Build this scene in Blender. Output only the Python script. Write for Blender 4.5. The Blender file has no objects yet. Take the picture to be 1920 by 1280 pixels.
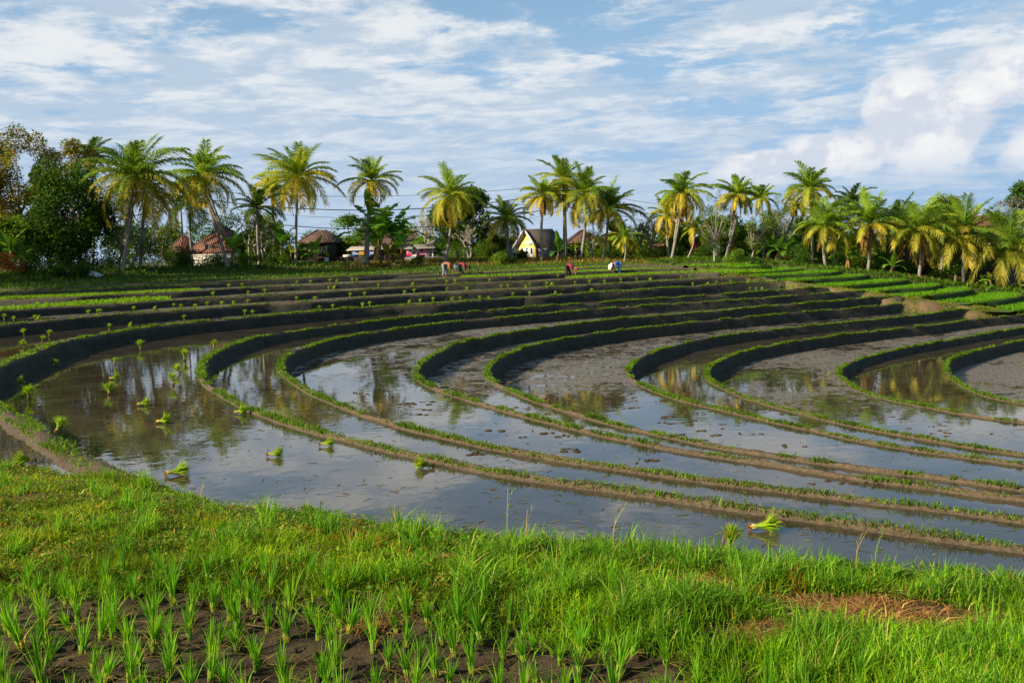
import bpy, math, random
import numpy as np
from mathutils import Vector, Matrix, noise as mnoise

R_ = math.radians
rng = np.random.default_rng(7)
random.seed(7)
SC = bpy.context.scene
COL = SC.collection

# ------------------------------------------------------------------ camera
EYE = 1.85
FPX = 1920 * 35.0 / 36.0
PITCH = math.atan(170.0 / FPX)
ROLL = 0.031
_R = np.array([1.0, 0, 0]); _F = np.array([0, math.cos(PITCH), -math.sin(PITCH)]); _U = np.array([0, math.sin(PITCH), math.cos(PITCH)])
CR = math.cos(ROLL) * _R - math.sin(ROLL) * _U
CU = math.sin(ROLL) * _R + math.cos(ROLL) * _U
CO = np.array([0, 0, EYE])
cam_d = bpy.data.cameras.new("camera"); cam = bpy.data.objects.new("camera", cam_d); COL.objects.link(cam)
cam_d.lens = 35; cam_d.sensor_width = 36; cam_d.clip_start = 0.05; cam_d.clip_end = 9000
cam.matrix_world = Matrix(((CR[0], CU[0], -_F[0], CO[0]), (CR[1], CU[1], -_F[1], CO[1]), (CR[2], CU[2], -_F[2], CO[2]), (0, 0, 0, 1)))
SC.camera = cam

def ray(px, py):
    return _F * FPX + CR * (px - 960) + CU * (640 - py)
def flat(px, py, H):
    "point on the level H metres under the eye that the photo shows there"
    d = ray(px, py); t = -H / d[2]
    return CO + d * t
def at(px, py, D):
    d = ray(px, py)
    return CO + d * (D / d[1])
def ddx(px, D):
    return D * 1.075 if px > 1430 and D < 78 else (D * 1.03 if px > 1430 and D < 85 else D)
def ppm(D):
    return FPX / D

# ------------------------------------------------------------------ sun, sky, exposure
SUN_AZ = R_(-114)      # from the view direction, to the left
SUN_EL = R_(27)
sd = Vector((math.sin(SUN_AZ) * math.cos(SUN_EL), math.cos(SUN_AZ) * math.cos(SUN_EL), math.sin(SUN_EL)))
sun_d = bpy.data.lights.new("sun", 'SUN'); sun_d.energy = 5.0; sun_d.angle = R_(0.6); sun_d.color = (1.0, 0.86, 0.66)
sun = bpy.data.objects.new("sun", sun_d); COL.objects.link(sun)
sun.rotation_euler = sd.to_track_quat('Z', 'Y').to_euler()
SC.view_settings.view_transform = 'Standard'; SC.view_settings.look = 'None'
SC.view_settings.exposure = 0.85; SC.view_settings.gamma = 1.0
SC.cycles.max_bounces = 6; SC.cycles.transparent_max_bounces = 6; SC.cycles.diffuse_bounces = 3; SC.cycles.glossy_bounces = 3
SC.cycles.caustics_reflective = False; SC.cycles.caustics_refractive = False

class NT:
    def __init__(s, tree): s.t = tree; s.n = tree.nodes; s.l = tree.links
    def new(s, typ, **kw):
        n = s.n.new(typ)
        for k, v in kw.items(): setattr(n, k, v)
        return n
    def put(s, sock, v):
        if isinstance(v, (int, float)): sock.default_value = v
        elif isinstance(v, (tuple, list)):
            sock.default_value = tuple(v) + ((1.0,) if sock.type == 'RGBA' and len(v) == 3 else ())
        else: s.l.new(v, sock)
    def m(s, op, a, b=0.0, c=0.0, clamp=False):
        n = s.new('ShaderNodeMath', operation=op, use_clamp=clamp)
        s.put(n.inputs[0], a); s.put(n.inputs[1], b)
        if op in ('MULTIPLY_ADD', 'COMPARE', 'SMOOTH_MIN', 'SMOOTH_MAX', 'WRAP'): s.put(n.inputs[2], c)
        return n.outputs[0]
    def smooth(s, v, lo, hi, tlo=0.0, thi=1.0):
        n = s.new('ShaderNodeMapRange', interpolation_type='SMOOTHSTEP')
        s.put(n.inputs['Value'], v); s.put(n.inputs['From Min'], lo); s.put(n.inputs['From Max'], hi)
        s.put(n.inputs['To Min'], tlo); s.put(n.inputs['To Max'], thi)
        return n.outputs[0]
    def mix(s, f, a, b, blend='MIX'):
        n = s.new('ShaderNodeMix', data_type='RGBA', blend_type=blend)
        s.put(n.inputs[0], f); s.put(n.inputs[6], a); s.put(n.inputs[7], b)
        return n.outputs[2]
    def noise(s, vec, scale, detail=4, rough=0.55, dist=0.0, out=0):
        n = s.new('ShaderNodeTexNoise')
        if vec is not None: s.l.new(vec, n.inputs['Vector'])
        s.put(n.inputs['Scale'], scale); s.put(n.inputs['Detail'], detail); s.put(n.inputs['Roughness'], rough); s.put(n.inputs['Distortion'], dist)
        return n.outputs[out]
    def xyz(s, x, y, z):
        n = s.new('ShaderNodeCombineXYZ'); s.put(n.inputs[0], x); s.put(n.inputs[1], y); s.put(n.inputs[2], z)
        return n.outputs[0]
    def ramp(s, f, stops):
        n = s.new('ShaderNodeValToRGB'); s.put(n.inputs[0], f)
        e = n.color_ramp.elements
        while len(e) < len(stops): e.new(0.5)
        for el, (p, c) in zip(e, stops): el.position = p; el.color = tuple(c) + (1,)
        return n.outputs[0]

world = bpy.data.worlds.new("World"); SC.world = world; world.use_nodes = True
w = NT(world.node_tree); w.n.clear()
tc = w.new('ShaderNodeTexCoord').outputs['Generated']
sep = w.new('ShaderNodeSeparateXYZ'); w.l.new(tc, sep.inputs[0])
X, Y, Z = sep.outputs
sky = w.new('ShaderNodeTexSky', sky_type='NISHITA'); sky.sun_disc = False
sky.sun_elevation = SUN_EL; sky.sun_rotation = SUN_AZ; sky.altitude = 50; sky.air_density = 1.0; sky.dust_density = 1.2; sky.ozone_density = 1.6
skyc = w.mix(1.0, sky.outputs[0], (0.088, 0.120, 0.126), 'MULTIPLY')
az = w.m('ARCTAN2', X, Y); zc = w.m('MAXIMUM', Z, 0.0)
# the clear sky behind the clouds, hazier near the horizon
den = w.m('ADD', zc, 0.09)
U = w.m('DIVIDE', X, den); V = w.m('DIVIDE', Y, den)
pv = w.xyz(w.m('MULTIPLY', U, 0.80), w.m('MULTIPLY', V, 0.85), 3.7)
n1 = w.noise(pv, 2.5, 10, 0.64, 0.25)
n2 = w.noise(pv, 0.42, 3, 0.5, 0.2)
dens = w.m('ADD', w.m('MULTIPLY', n1, 0.95), w.m('MULTIPLY', n2, 0.55))
# thinner to the right, thicker to the left; a veil low down
bias = w.m('MULTIPLY', w.smooth(az, -0.35, 0.45), -0.085)
veil = w.smooth(Z, 0.30, 0.03, 0.0, 0.10)
dens = w.m('ADD', w.m('ADD', dens, bias), veil)
mask = w.smooth(dens, 0.665, 0.80)
bright = w.smooth(w.noise(pv, 4.2, 8, 0.62, 0.2), 0.40, 0.62)
cc = w.mix(bright, (0.51, 0.62, 0.75), (0.86, 0.88, 0.89))
cc = w.mix(w.smooth(Z, 0.20, 0.02, 0.0, 0.8), cc, (0.45, 0.59, 0.77))
skyc = w.mix(w.smooth(Z, 0.42, 0.06, 0.0, 0.97), skyc, (0.36, 0.54, 0.78))
base = w.mix(w.m('MULTIPLY', mask, 0.90), skyc, cc)
# cumulus to the right, low
def puff(a0, e0, ra, re):
    da = w.m('DIVIDE', w.m('SUBTRACT', az, a0), ra); de = w.m('DIVIDE', w.m('SUBTRACT', Z, e0), re)
    r2 = w.m('ADD', w.m('MULTIPLY', da, da), w.m('MULTIPLY', de, de))
    return w.m('EXPONENT', w.m('MULTIPLY', r2, -1.0))
blobs = [(0.375, 0.128, 0.036, 0.034), (0.40, 0.092, 0.052, 0.038), (0.315, 0.080, 0.052, 0.024), (0.255, 0.070, 0.060, 0.020), (0.475, 0.142, 0.070, 0.026), (0.53, 0.165, 0.060, 0.030), (0.50, 0.075, 0.055, 0.028), (0.43, 0.125, 0.030, 0.020)]
tot = None
for b in blobs:
    p = puff(*b); tot = p if tot is None else w.m('MAXIMUM', tot, p)
cv = w.xyz(az, w.m('MULTIPLY', Z, 1.25), 0.0)
bn = w.noise(cv, 24.0, 7, 0.56, 0.25)
bl = w.m('ADD', tot, w.m('MULTIPLY', w.m('SUBTRACT', bn, 0.5), 1.25))
cm = w.smooth(bl, 0.33, 0.58)
cm = w.m('MULTIPLY', cm, w.smooth(Z, 0.03, 0.085))
# side towards the sun is brighter: same noise sampled a step towards it
cv2 = w.xyz(w.m('ADD', az, 0.016), w.m('ADD', w.m('MULTIPLY', Z, 1.25), -0.018), 0.0)
bn2 = w.noise(cv2, 24.0, 7, 0.56, 0.25)
rel = w.smooth(w.m('SUBTRACT', bn2, bn), -0.13, 0.13)
cu = w.mix(rel, (0.66, 0.71, 0.81), (0.98, 0.97, 0.95))
cu = w.mix(w.smooth(bl, 1.1, 0.42, 0.0, 0.45), cu, (0.66, 0.71, 0.81))
final = w.mix(w.m('MULTIPLY', cm, 0.92), base, cu)
below = w.smooth(Z, -0.02, -0.10)
final = w.mix(below, final, (0.10, 0.11, 0.09))
bg = w.new('ShaderNodeBackground'); w.l.new(final, bg.inputs[0]); bg.inputs[1].default_value = 0.56
wo = w.new('ShaderNodeOutputWorld'); w.l.new(bg.outputs[0], wo.inputs[0])

# ------------------------------------------------------------------ materials
def mat(name):
    m = bpy.data.materials.new(name); m.use_nodes = True
    t = NT(m.node_tree); t.n.clear()
    out = t.new('ShaderNodeOutputMaterial')
    return m, t, out
def principled(t, out, **kw):
    p = t.new('ShaderNodeBsdfPrincipled')
    for k, v in kw.items(): t.put(p.inputs[k], v)
    t.l.new(p.outputs[0], out.inputs[0]); return p
def bump(t, h, dist, strength=1.0):
    b = t.new('ShaderNodeBump'); t.put(b.inputs['Height'], h); b.inputs['Distance'].default_value = dist; b.inputs['Strength'].default_value = strength
    return b.outputs[0]

def leaf_mat(name, transl=0.35, rough=0.45, spec=0.35, gain=1.0):
    m, t, out = mat(name)
    a = t.new('ShaderNodeAttribute', attribute_name='tint')
    geo = t.new('ShaderNodeNewGeometry')
    nz = t.noise(geo.outputs['Position'], 1.7, 3)
    c = t.mix(1.0, a.outputs[0], t.mix(t.smooth(nz, 0.3, 0.7), (0.92 * gain, 0.98 * gain, 0.6 * gain), (1.42 * gain, 1.36 * gain, 0.8 * gain)), 'MULTIPLY')
    p = t.new('ShaderNodeBsdfPrincipled'); t.put(p.inputs['Base Color'], c); p.inputs['Roughness'].default_value = rough
    p.inputs['Specular IOR Level'].default_value = spec
    tr = t.new('ShaderNodeBsdfTranslucent'); t.put(tr.inputs[0], t.mix(1.0, c, (1.35, 1.3, 0.55), 'MULTIPLY'))
    mx = t.new('ShaderNodeMixShader'); mx.inputs[0].default_value = transl
    t.l.new(p.outputs[0], mx.inputs[1]); t.l.new(tr.outputs[0], mx.inputs[2]); t.l.new(mx.outputs[0], out.inputs[0])
    return m
M_LEAF = leaf_mat("leaf", 0.40, 0.6, 0.1, 1.2); M_GRASS = leaf_mat("grass_blade", 0.45, 0.6, 0.12); M_PALM = leaf_mat("palm_leaflet", 0.42, 0.5, 0.2, 1.3)

def bark_mat(name, c1, c2, scale=6, bs=0.02):
    m, t, out = mat(name)
    g = t.new('ShaderNodeTexCoord').outputs['Object']
    n = t.noise(g, scale, 5, 0.6)
    c = t.mix(t.smooth(n, 0.35, 0.65), c1, c2)
    principled(t, out, **{'Base Color': c, 'Roughness': 0.9, 'Normal': bump(t, n, bs)})
    return m
M_TRUNK = bark_mat("palm_bark", (0.13, 0.115, 0.09), (0.30, 0.27, 0.215), 9)
M_PALE = bark_mat("pale_bark", (0.17, 0.145, 0.11), (0.36, 0.32, 0.26), 7)
M_DARKBARK = bark_mat("dark_bark", (0.06, 0.045, 0.03), (0.15, 0.12, 0.085), 6)
M_BANSTEM = bark_mat("banana_stem", (0.10, 0.11, 0.035), (0.26, 0.16, 0.07), 8)
M_NUT = bark_mat("coconut_husk", (0.40, 0.20, 0.03), (0.55, 0.32, 0.05), 12)
M_DRY = leaf_mat("dry_frond", 0.2, 0.8, 0.1)

def simple(name, col, rough=0.7, var=0.25, scale=3.0, spec=0.3):
    m, t, out = mat(name)
    g = t.new('ShaderNodeTexCoord').outputs['Object']
    n = t.noise(g, scale, 6, 0.62)
    c = t.mix(1.0, col, t.mix(t.smooth(n, 0.3, 0.7), (1 - var,) * 3, (1 + var * 0.6,) * 3), 'MULTIPLY')
    principled(t, out, **{'Base Color': c, 'Roughness': rough, 'Specular IOR Level': spec})
    return m

def soil_wall():
    "bund soil: mossy earth, its sides painted darker for the shade they stand in, paler along its crest"
    m, t, out = mat("bund_soil")
    geo = t.new('ShaderNodeNewGeometry'); P = geo.outputs['Position']
    a = t.new('ShaderNodeAttribute', attribute_name='tint').outputs['Fac']
    n = t.noise(P, 2.2, 8, 0.65, 0.3); f = t.noise(P, 16, 6, 0.7)
    sp = t.new('ShaderNodeSeparateXYZ'); t.l.new(P, sp.inputs[0])
    streak = t.noise(t.xyz(t.m('MULTIPLY', sp.outputs[0], 5.0), t.m('MULTIPLY', sp.outputs[1], 5.0), t.m('MULTIPLY', sp.outputs[2], 0.8)), 1.0, 4, 0.6)
    dark = t.mix(t.smooth(n, 0.35, 0.62), (0.022, 0.021, 0.022), (0.052, 0.044, 0.030))  # shade of the risers put into the soil colour of the sides
    dark = t.mix(t.smooth(streak, 0.42, 0.7, 0.0, 0.7), dark, (0.03, 0.05, 0.018))
    crest = t.mix(t.smooth(f, 0.3, 0.7), (0.055, 0.038, 0.02), (0.155, 0.112, 0.064))
    c = t.mix(a, dark, crest)
    h = t.m('ADD', t.m('MULTIPLY', n, 0.6), t.m('MULTIPLY', f, 0.4))
    principled(t, out, **{'Base Color': c, 'Roughness': 0.82, 'Specular IOR Level': 0.25, 'Normal': bump(t, h, 0.12, 0.8)})
    return m
M_BUND = soil_wall()

def water_mat(name, mud, base=(0.052, 0.043, 0.027), y0=27.0, seed=0.0):
    m, t, out = mat(name)
    geo = t.new('ShaderNodeNewGeometry'); P = geo.outputs['Position']
    mp = t.new('ShaderNodeMapping'); t.l.new(P, mp.inputs[0]); mp.inputs['Location'].default_value = (seed, seed * 0.7, 0)
    Q = mp.outputs[0]
    sp = t.new('ShaderNodeSeparateXYZ'); t.l.new(P, sp.inputs[0])
    big = t.noise(Q, 0.16, 5, 0.55, 0.5); med = t.noise(Q, 1.7, 9, 0.74, 0.5); fine = t.noise(Q, 7.0, 5, 0.65)
    bedn = t.noise(Q, 0.55, 7, 0.6, 1.2)
    bed = t.mix(t.smooth(bedn, 0.35, 0.68), tuple(x * 0.72 for x in base), tuple(x * 1.35 for x in base))
    rip = t.noise(Q, 3.0, 2, 0.5)
    wat = t.new('ShaderNodeBsdfPrincipled')
    t.put(wat.inputs['Base Color'], bed); wat.inputs['Roughness'].default_value = 0.015; wat.inputs['IOR'].default_value = 1.43
    t.put(wat.inputs['Normal'], bump(t, rip, 0.004, 0.45))
    if mud <= 0:
        t.l.new(wat.outputs[0], out.inputs[0]); return m
    far = t.smooth(sp.outputs[1], y0 - 9, y0 + 9, -0.19, 0.02)
    lvl = t.m('ADD', t.m('ADD', t.m('MULTIPLY', big, 0.45), t.m('MULTIPLY', med, 0.55)), t.m('ADD', far, mud))
    lvl = t.m('ADD', lvl, t.m('MULTIPLY', t.m('SUBTRACT', fine, 0.5), 0.10))
    stk = t.noise(t.xyz(t.m('MULTIPLY', sp.outputs[0], 1.0), t.m('MULTIPLY', sp.outputs[1], 1.9), seed), 2.3, 6, 0.7)
    lvl = t.m('ADD', lvl, t.m('MULTIPLY', t.m('SUBTRACT', stk, 0.5), 0.30))
    mk = t.smooth(lvl, 0.515, 0.535)
    md = t.new('ShaderNodeBsdfPrincipled')
    mc = t.mix(t.smooth(fine, 0.3, 0.72), (0.07, 0.055, 0.036), (0.23, 0.19, 0.135))
    t.put(md.inputs['Base Color'], mc); t.put(md.inputs['Roughness'], t.smooth(fine, 0.3, 0.7, 0.16, 0.5)); md.inputs['Specular IOR Level'].default_value = 0.6
    hh = t.m('ADD', t.m('MULTIPLY', fine, 0.5), t.m('MULTIPLY', lvl, 2.2))
    t.put(md.inputs['Normal'], bump(t, hh, 0.07, 0.9))
    mx = t.new('ShaderNodeMixShader'); t.l.new(mk, mx.inputs[0]); t.l.new(wat.outputs[0], mx.inputs[1]); t.l.new(md.outputs[0], mx.inputs[2])
    t.l.new(mx.outputs[0], out.inputs[0])
    return m

def ground_mat(name, c1, c2, c3, s=0.6, bd=0.06):
    m, t, out = mat(name)
    P = t.new('ShaderNodeNewGeometry').outputs['Position']
    n = t.noise(P, s, 8, 0.6, 0.4); f = t.noise(P, s * 14, 6, 0.7)
    c = t.mix(t.smooth(n, 0.38, 0.6), c1, c2); c = t.mix(t.smooth(f, 0.45, 0.75, 0, 0.8), c, c3)
    principled(t, out, **{'Base Color': c, 'Roughness': 0.95, 'Specular IOR Level': 0.15, 'Normal': bump(t, f, bd, 0.8)})
    return m
M_GROUND = ground_mat("ground_soil", (0.035, 0.05, 0.015), (0.07, 0.085, 0.02), (0.10, 0.075, 0.03))
M_FIELD = ground_mat("green_field_soil", (0.045, 0.10, 0.012), (0.06, 0.13, 0.015), (0.09, 0.08, 0.035), 1.2, 0.03)
M_BANK = ground_mat("bank_soil", (0.05, 0.065, 0.018), (0.10, 0.065, 0.03), (0.20, 0.10, 0.045), 2.5, 0.03)
M_GRIM = ground_mat("grassy_rim_soil", (0.02, 0.05, 0.012), (0.035, 0.075, 0.015), (0.06, 0.05, 0.02), 1.5, 0.05)
M_PATH = ground_mat("path_soil", (0.20, 0.13, 0.065), (0.10, 0.11, 0.03), (0.26, 0.17, 0.09), 1.3, 0.05)
M_MUD = ground_mat("field_mud", (0.040, 0.028, 0.016), (0.085, 0.060, 0.032), (0.15, 0.11, 0.065), 5.0, 0.05)

# ------------------------------------------------------------------ mesh helpers
def link(o, parent=None):
    COL.objects.link(o)
    if parent is not None: o.parent = parent
    return o
def mesh(name, V, faces, m=None, parent=None, tint=None, smooth=False, loc=None):
    """V (n,3) array, faces: list of (k, m) index arrays; loc: world origin to subtract"""
    V = np.asarray(V, dtype=np.float64)
    if loc is not None: V = V - np.asarray(loc)
    me = bpy.data.meshes.new(name)
    faces = [np.asarray(f, dtype=np.int32) for f in faces if len(f)]
    nl = sum(f.size for f in faces); nf = sum(len(f) for f in faces)
    me.vertices.add(len(V)); me.vertices.foreach_set('co', V.astype(np.float32).ravel())
    me.loops.add(nl); me.polygons.add(nf)
    me.loops.foreach_set('vertex_index', np.concatenate([f.ravel() for f in faces]))
    st = []; tot = 0
    for f in faces:
        st.append(tot + np.arange(len(f)) * f.shape[1]); tot += f.size
    me.polygons.foreach_set('loop_start', np.concatenate(st).astype(np.int32))
    if smooth: me.polygons.foreach_set('use_smooth', np.ones(nf, dtype=bool))
    me.update(calc_edges=True)
    if tint is not None:
        tint = np.asarray(tint, dtype=np.float32)
        if tint.ndim == 1: tint = np.repeat(tint[:, None], 3, 1)
        if len(tint) != len(V): tint = np.repeat(tint[:1], len(V), 0)
        a = me.color_attributes.new('tint', 'FLOAT_COLOR', 'POINT')
        a.data.foreach_set('color', np.hstack([tint, np.ones((len(V), 1), np.float32)]).ravel())
    if m is not None: me.materials.append(m)
    o = bpy.data.objects.new(name, me)
    if loc is not None and parent is None: o.location = loc
    return link(o, parent)
def empty(name, loc):
    o = bpy.data.objects.new(name, None); o.location = loc; o.empty_display_size = 0.3
    return link(o)
def tag(o, label=None, cat=None, group=None, kind=None):
    if label: o['label'] = label
    if cat: o['category'] = cat
    if group: o['group'] = group
    if kind: o['kind'] = kind
    return o

class Acc:
    "collects pieces into one mesh"
    def __init__(s): s.V = []; s.F = {}; s.T = []; s.n = 0
    def add(s, V, faces, tint=(0.5, 0.5, 0.5)):
        V = np.asarray(V, float).reshape(-1, 3)
        for f in faces:
            f = np.asarray(f, int)
            if f.size: s.F.setdefault(f.shape[1], []).append(f + s.n)
        T = np.asarray(tint, float)
        if T.ndim == 1: T = np.repeat(T[None], len(V), 0)
        s.V.append(V); s.T.append(T); s.n += len(V)
    def build(s, name, m, parent=None, loc=None, smooth=False):
        return mesh(name, np.vstack(s.V), [np.vstack(f) for f in s.F.values()], m, parent, np.vstack(s.T), smooth, loc)

def tube(acc, pts, rad, seg=7, tint=(0.5, 0.5, 0.5), cap=True):
    pts = np.asarray(pts, float); n = len(pts); rad = np.broadcast_to(rad, (n,))
    tg = np.gradient(pts, axis=0); tg /= np.linalg.norm(tg, axis=1)[:, None] + 1e-9
    ref = np.array([0, 0, 1.0]) if abs(tg[:, 2]).mean() < 0.8 else np.array([1.0, 0, 0])
    a = np.cross(tg, ref); a /= np.linalg.norm(a, axis=1)[:, None] + 1e-9; b = np.cross(tg, a)
    th = np.arange(seg) / seg * 2 * math.pi
    V = pts[:, None] + rad[:, None, None] * (np.cos(th)[None, :, None] * a[:, None] + np.sin(th)[None, :, None] * b[:, None])
    V = V.reshape(-1, 3)
    i, j = np.meshgrid(np.arange(n - 1), np.arange(seg), indexing='ij'); i = i.ravel(); j = j.ravel(); k = (j + 1) % seg
    F = np.stack([i * seg + j, i * seg + k, (i + 1) * seg + k, (i + 1) * seg + j], 1)
    fs = [F]
    if cap: fs += [np.arange(seg)[None, ::-1], (np.arange(seg) + (n - 1) * seg)[None]]
    acc.add(V, fs, tint)
def box(acc, lo, hi, tint=(0.5, 0.5, 0.5), rotz=0, org=(0, 0, 0)):
    lo = np.array(lo, float); hi = np.array(hi, float)
    V = np.array([[(lo, hi)[(i >> 0) & 1][0], (lo, hi)[(i >> 1) & 1][1], (lo, hi)[(i >> 2) & 1][2]] for i in range(8)])
    c, s_ = math.cos(rotz), math.sin(rotz)
    V = V @ np.array([[c, s_, 0], [-s_, c, 0], [0, 0, 1]]) + np.array(org)
    acc.add(V, [np.array([[0, 2, 3, 1], [4, 5, 7, 6], [0, 1, 5, 4], [2, 6, 7, 3], [0, 4, 6, 2], [1, 3, 7, 5]])], tint)
def ball(acc, c, r, tint=(0.5, 0.5, 0.5), seg=8, rings=6):
    r = np.broadcast_to(r, (3,))
    ph = np.linspace(0, math.pi, rings + 1); th = np.arange(seg) / seg * 2 * math.pi
    V = np.array([[math.sin(p) * math.cos(t), math.sin(p) * math.sin(t), math.cos(p)] for p in ph for t in th]) * r + np.array(c)
    F = [[i * seg + j, (i + 1) * seg + j, (i + 1) * seg + (j + 1) % seg, i * seg + (j + 1) % seg] for i in range(rings) for j in range(seg)]
    acc.add(V, [np.array(F)], tint)

def blades(acc, P, az, H, W, bend, tint, face=None):
    "vectorised grass blades: 7 vertices each"
    P = np.asarray(P, float); n = len(P)
    if n == 0: return
    B = lambda v: np.broadcast_to(np.asarray(v, float), (n,))
    az = B(az); H = B(H); W = B(W); bend = B(bend)
    fa = az + math.pi / 2 + rng.normal(0, 0.5, n) if face is None else B(face)
    d = np.stack([np.cos(az), np.sin(az), 0 * az], 1); s_ = np.stack([np.cos(fa), np.sin(fa), 0 * fa], 1)
    t = np.array([0, 0.42, 0.76, 1.0]); wf = np.array([0.8, 1.0, 0.62, 0])
    C = P[:, None] + d[:, None] * (H * bend)[:, None, None] * (t ** 2)[None, :, None]
    C[:, :, 2] += H[:, None] * (t - 0.42 * np.minimum(bend, 1.6)[:, None] * t ** 2.4)
    L = C - s_[:, None] * (W[:, None] * wf / 2)[:, :, None]; Rr = C + s_[:, None] * (W[:, None] * wf / 2)[:, :, None]
    V = np.stack([L[:, 0], Rr[:, 0], L[:, 1], Rr[:, 1], L[:, 2], Rr[:, 2], C[:, 3]], 1).reshape(-1, 3)
    o = (np.arange(n) * 7)[:, None]
    q = np.vstack([o + np.array([0, 1, 3, 2]), o + np.array([2, 3, 5, 4])]); tr = o + np.array([4, 5, 6])
    T = np.repeat(np.broadcast_to(np.asarray(tint, float), (n, 3)), 7, 0)
    acc.add(V, [q, tr], T)
def leaves(acc, P, size, tint, up=0.35, aspect=0.5):
    "vectorised leaf quads with a fold, random orientation"
    P = np.asarray(P, float); n = len(P)
    if n == 0: return
    d = rng.normal(size=(n, 3)); d[:, 2] *= 0.6; d /= np.linalg.norm(d, axis=1)[:, None]
    u = rng.normal(size=(n, 3)) + np.array([0, 0, up * 3]); s_ = np.cross(d, u); s_ /= np.linalg.norm(s_, axis=1)[:, None] + 1e-9
    nn = np.cross(s_, d)
    size = np.broadcast_to(size, (n,))[:, None]
    a = P; b = P + d * size * 0.5 + s_ * size * aspect * 0.5 + nn * size * 0.06; c = P + d * size - nn * size * 0.08; e = P + d * size * 0.5 - s_ * size * aspect * 0.5 + nn * size * 0.06
    V = np.stack([a, b, c, e], 1).reshape(-1, 3); F = (np.arange(n) * 4)[:, None] + np.array([0, 1, 2, 3])
    acc.add(V, [F], np.repeat(np.broadcast_to(np.asarray(tint, float), (n, 3)), 4, 0))
def tints(n, cols, wts=None, jit=0.18):
    cols = np.array(cols); k = rng.choice(len(cols), n, p=None if wts is None else np.array(wts) / sum(wts))
    return cols[k] * (1 + rng.normal(0, jit, (n, 1))).clip(0.4, 1.7)

def catmull(P, per=10):
    P = np.asarray(P, float); n = len(P); out = []
    Q = np.vstack([2 * P[0] - P[1], P, 2 * P[-1] - P[-2]])
    for i in range(n - 1):
        p0, p1, p2, p3 = Q[i:i + 4]
        d1 = max(np.linalg.norm(p2 - p1), 1e-6); d0 = max(np.linalg.norm(p1 - p0), 1e-6); d2 = max(np.linalg.norm(p3 - p2), 1e-6)
        m1 = (p2 - p0) / (d0 + d1) * d1; m2 = (p3 - p1) / (d1 + d2) * d1
        for t in np.arange(per) / per:
            t2, t3 = t * t, t ** 3
            out.append((2 * t3 - 3 * t2 + 1) * p1 + (t3 - 2 * t2 + t) * m1 + (-2 * t3 + 3 * t2) * p2 + (t3 - t2) * m2)
    out.append(P[-1]); return np.array(out)
def resample(P, step_near=0.09, step_k=0.0042):
    P = np.asarray(P, float); out = [P[0]]
    for a, b in zip(P[:-1], P[1:]):
        L = np.linalg.norm(b - a); st = max(step_near, step_k * max(2.0, a[1])); n = max(1, int(L / st))
        for k in range(1, n + 1): out.append(a + (b - a) * k / n)
    return np.array(out)
def nz(v, s=1.0, off=0.0):
    return mnoise.noise(Vector((v[0] * s + off, v[1] * s + off * 0.37, off * 1.7)))

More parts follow.
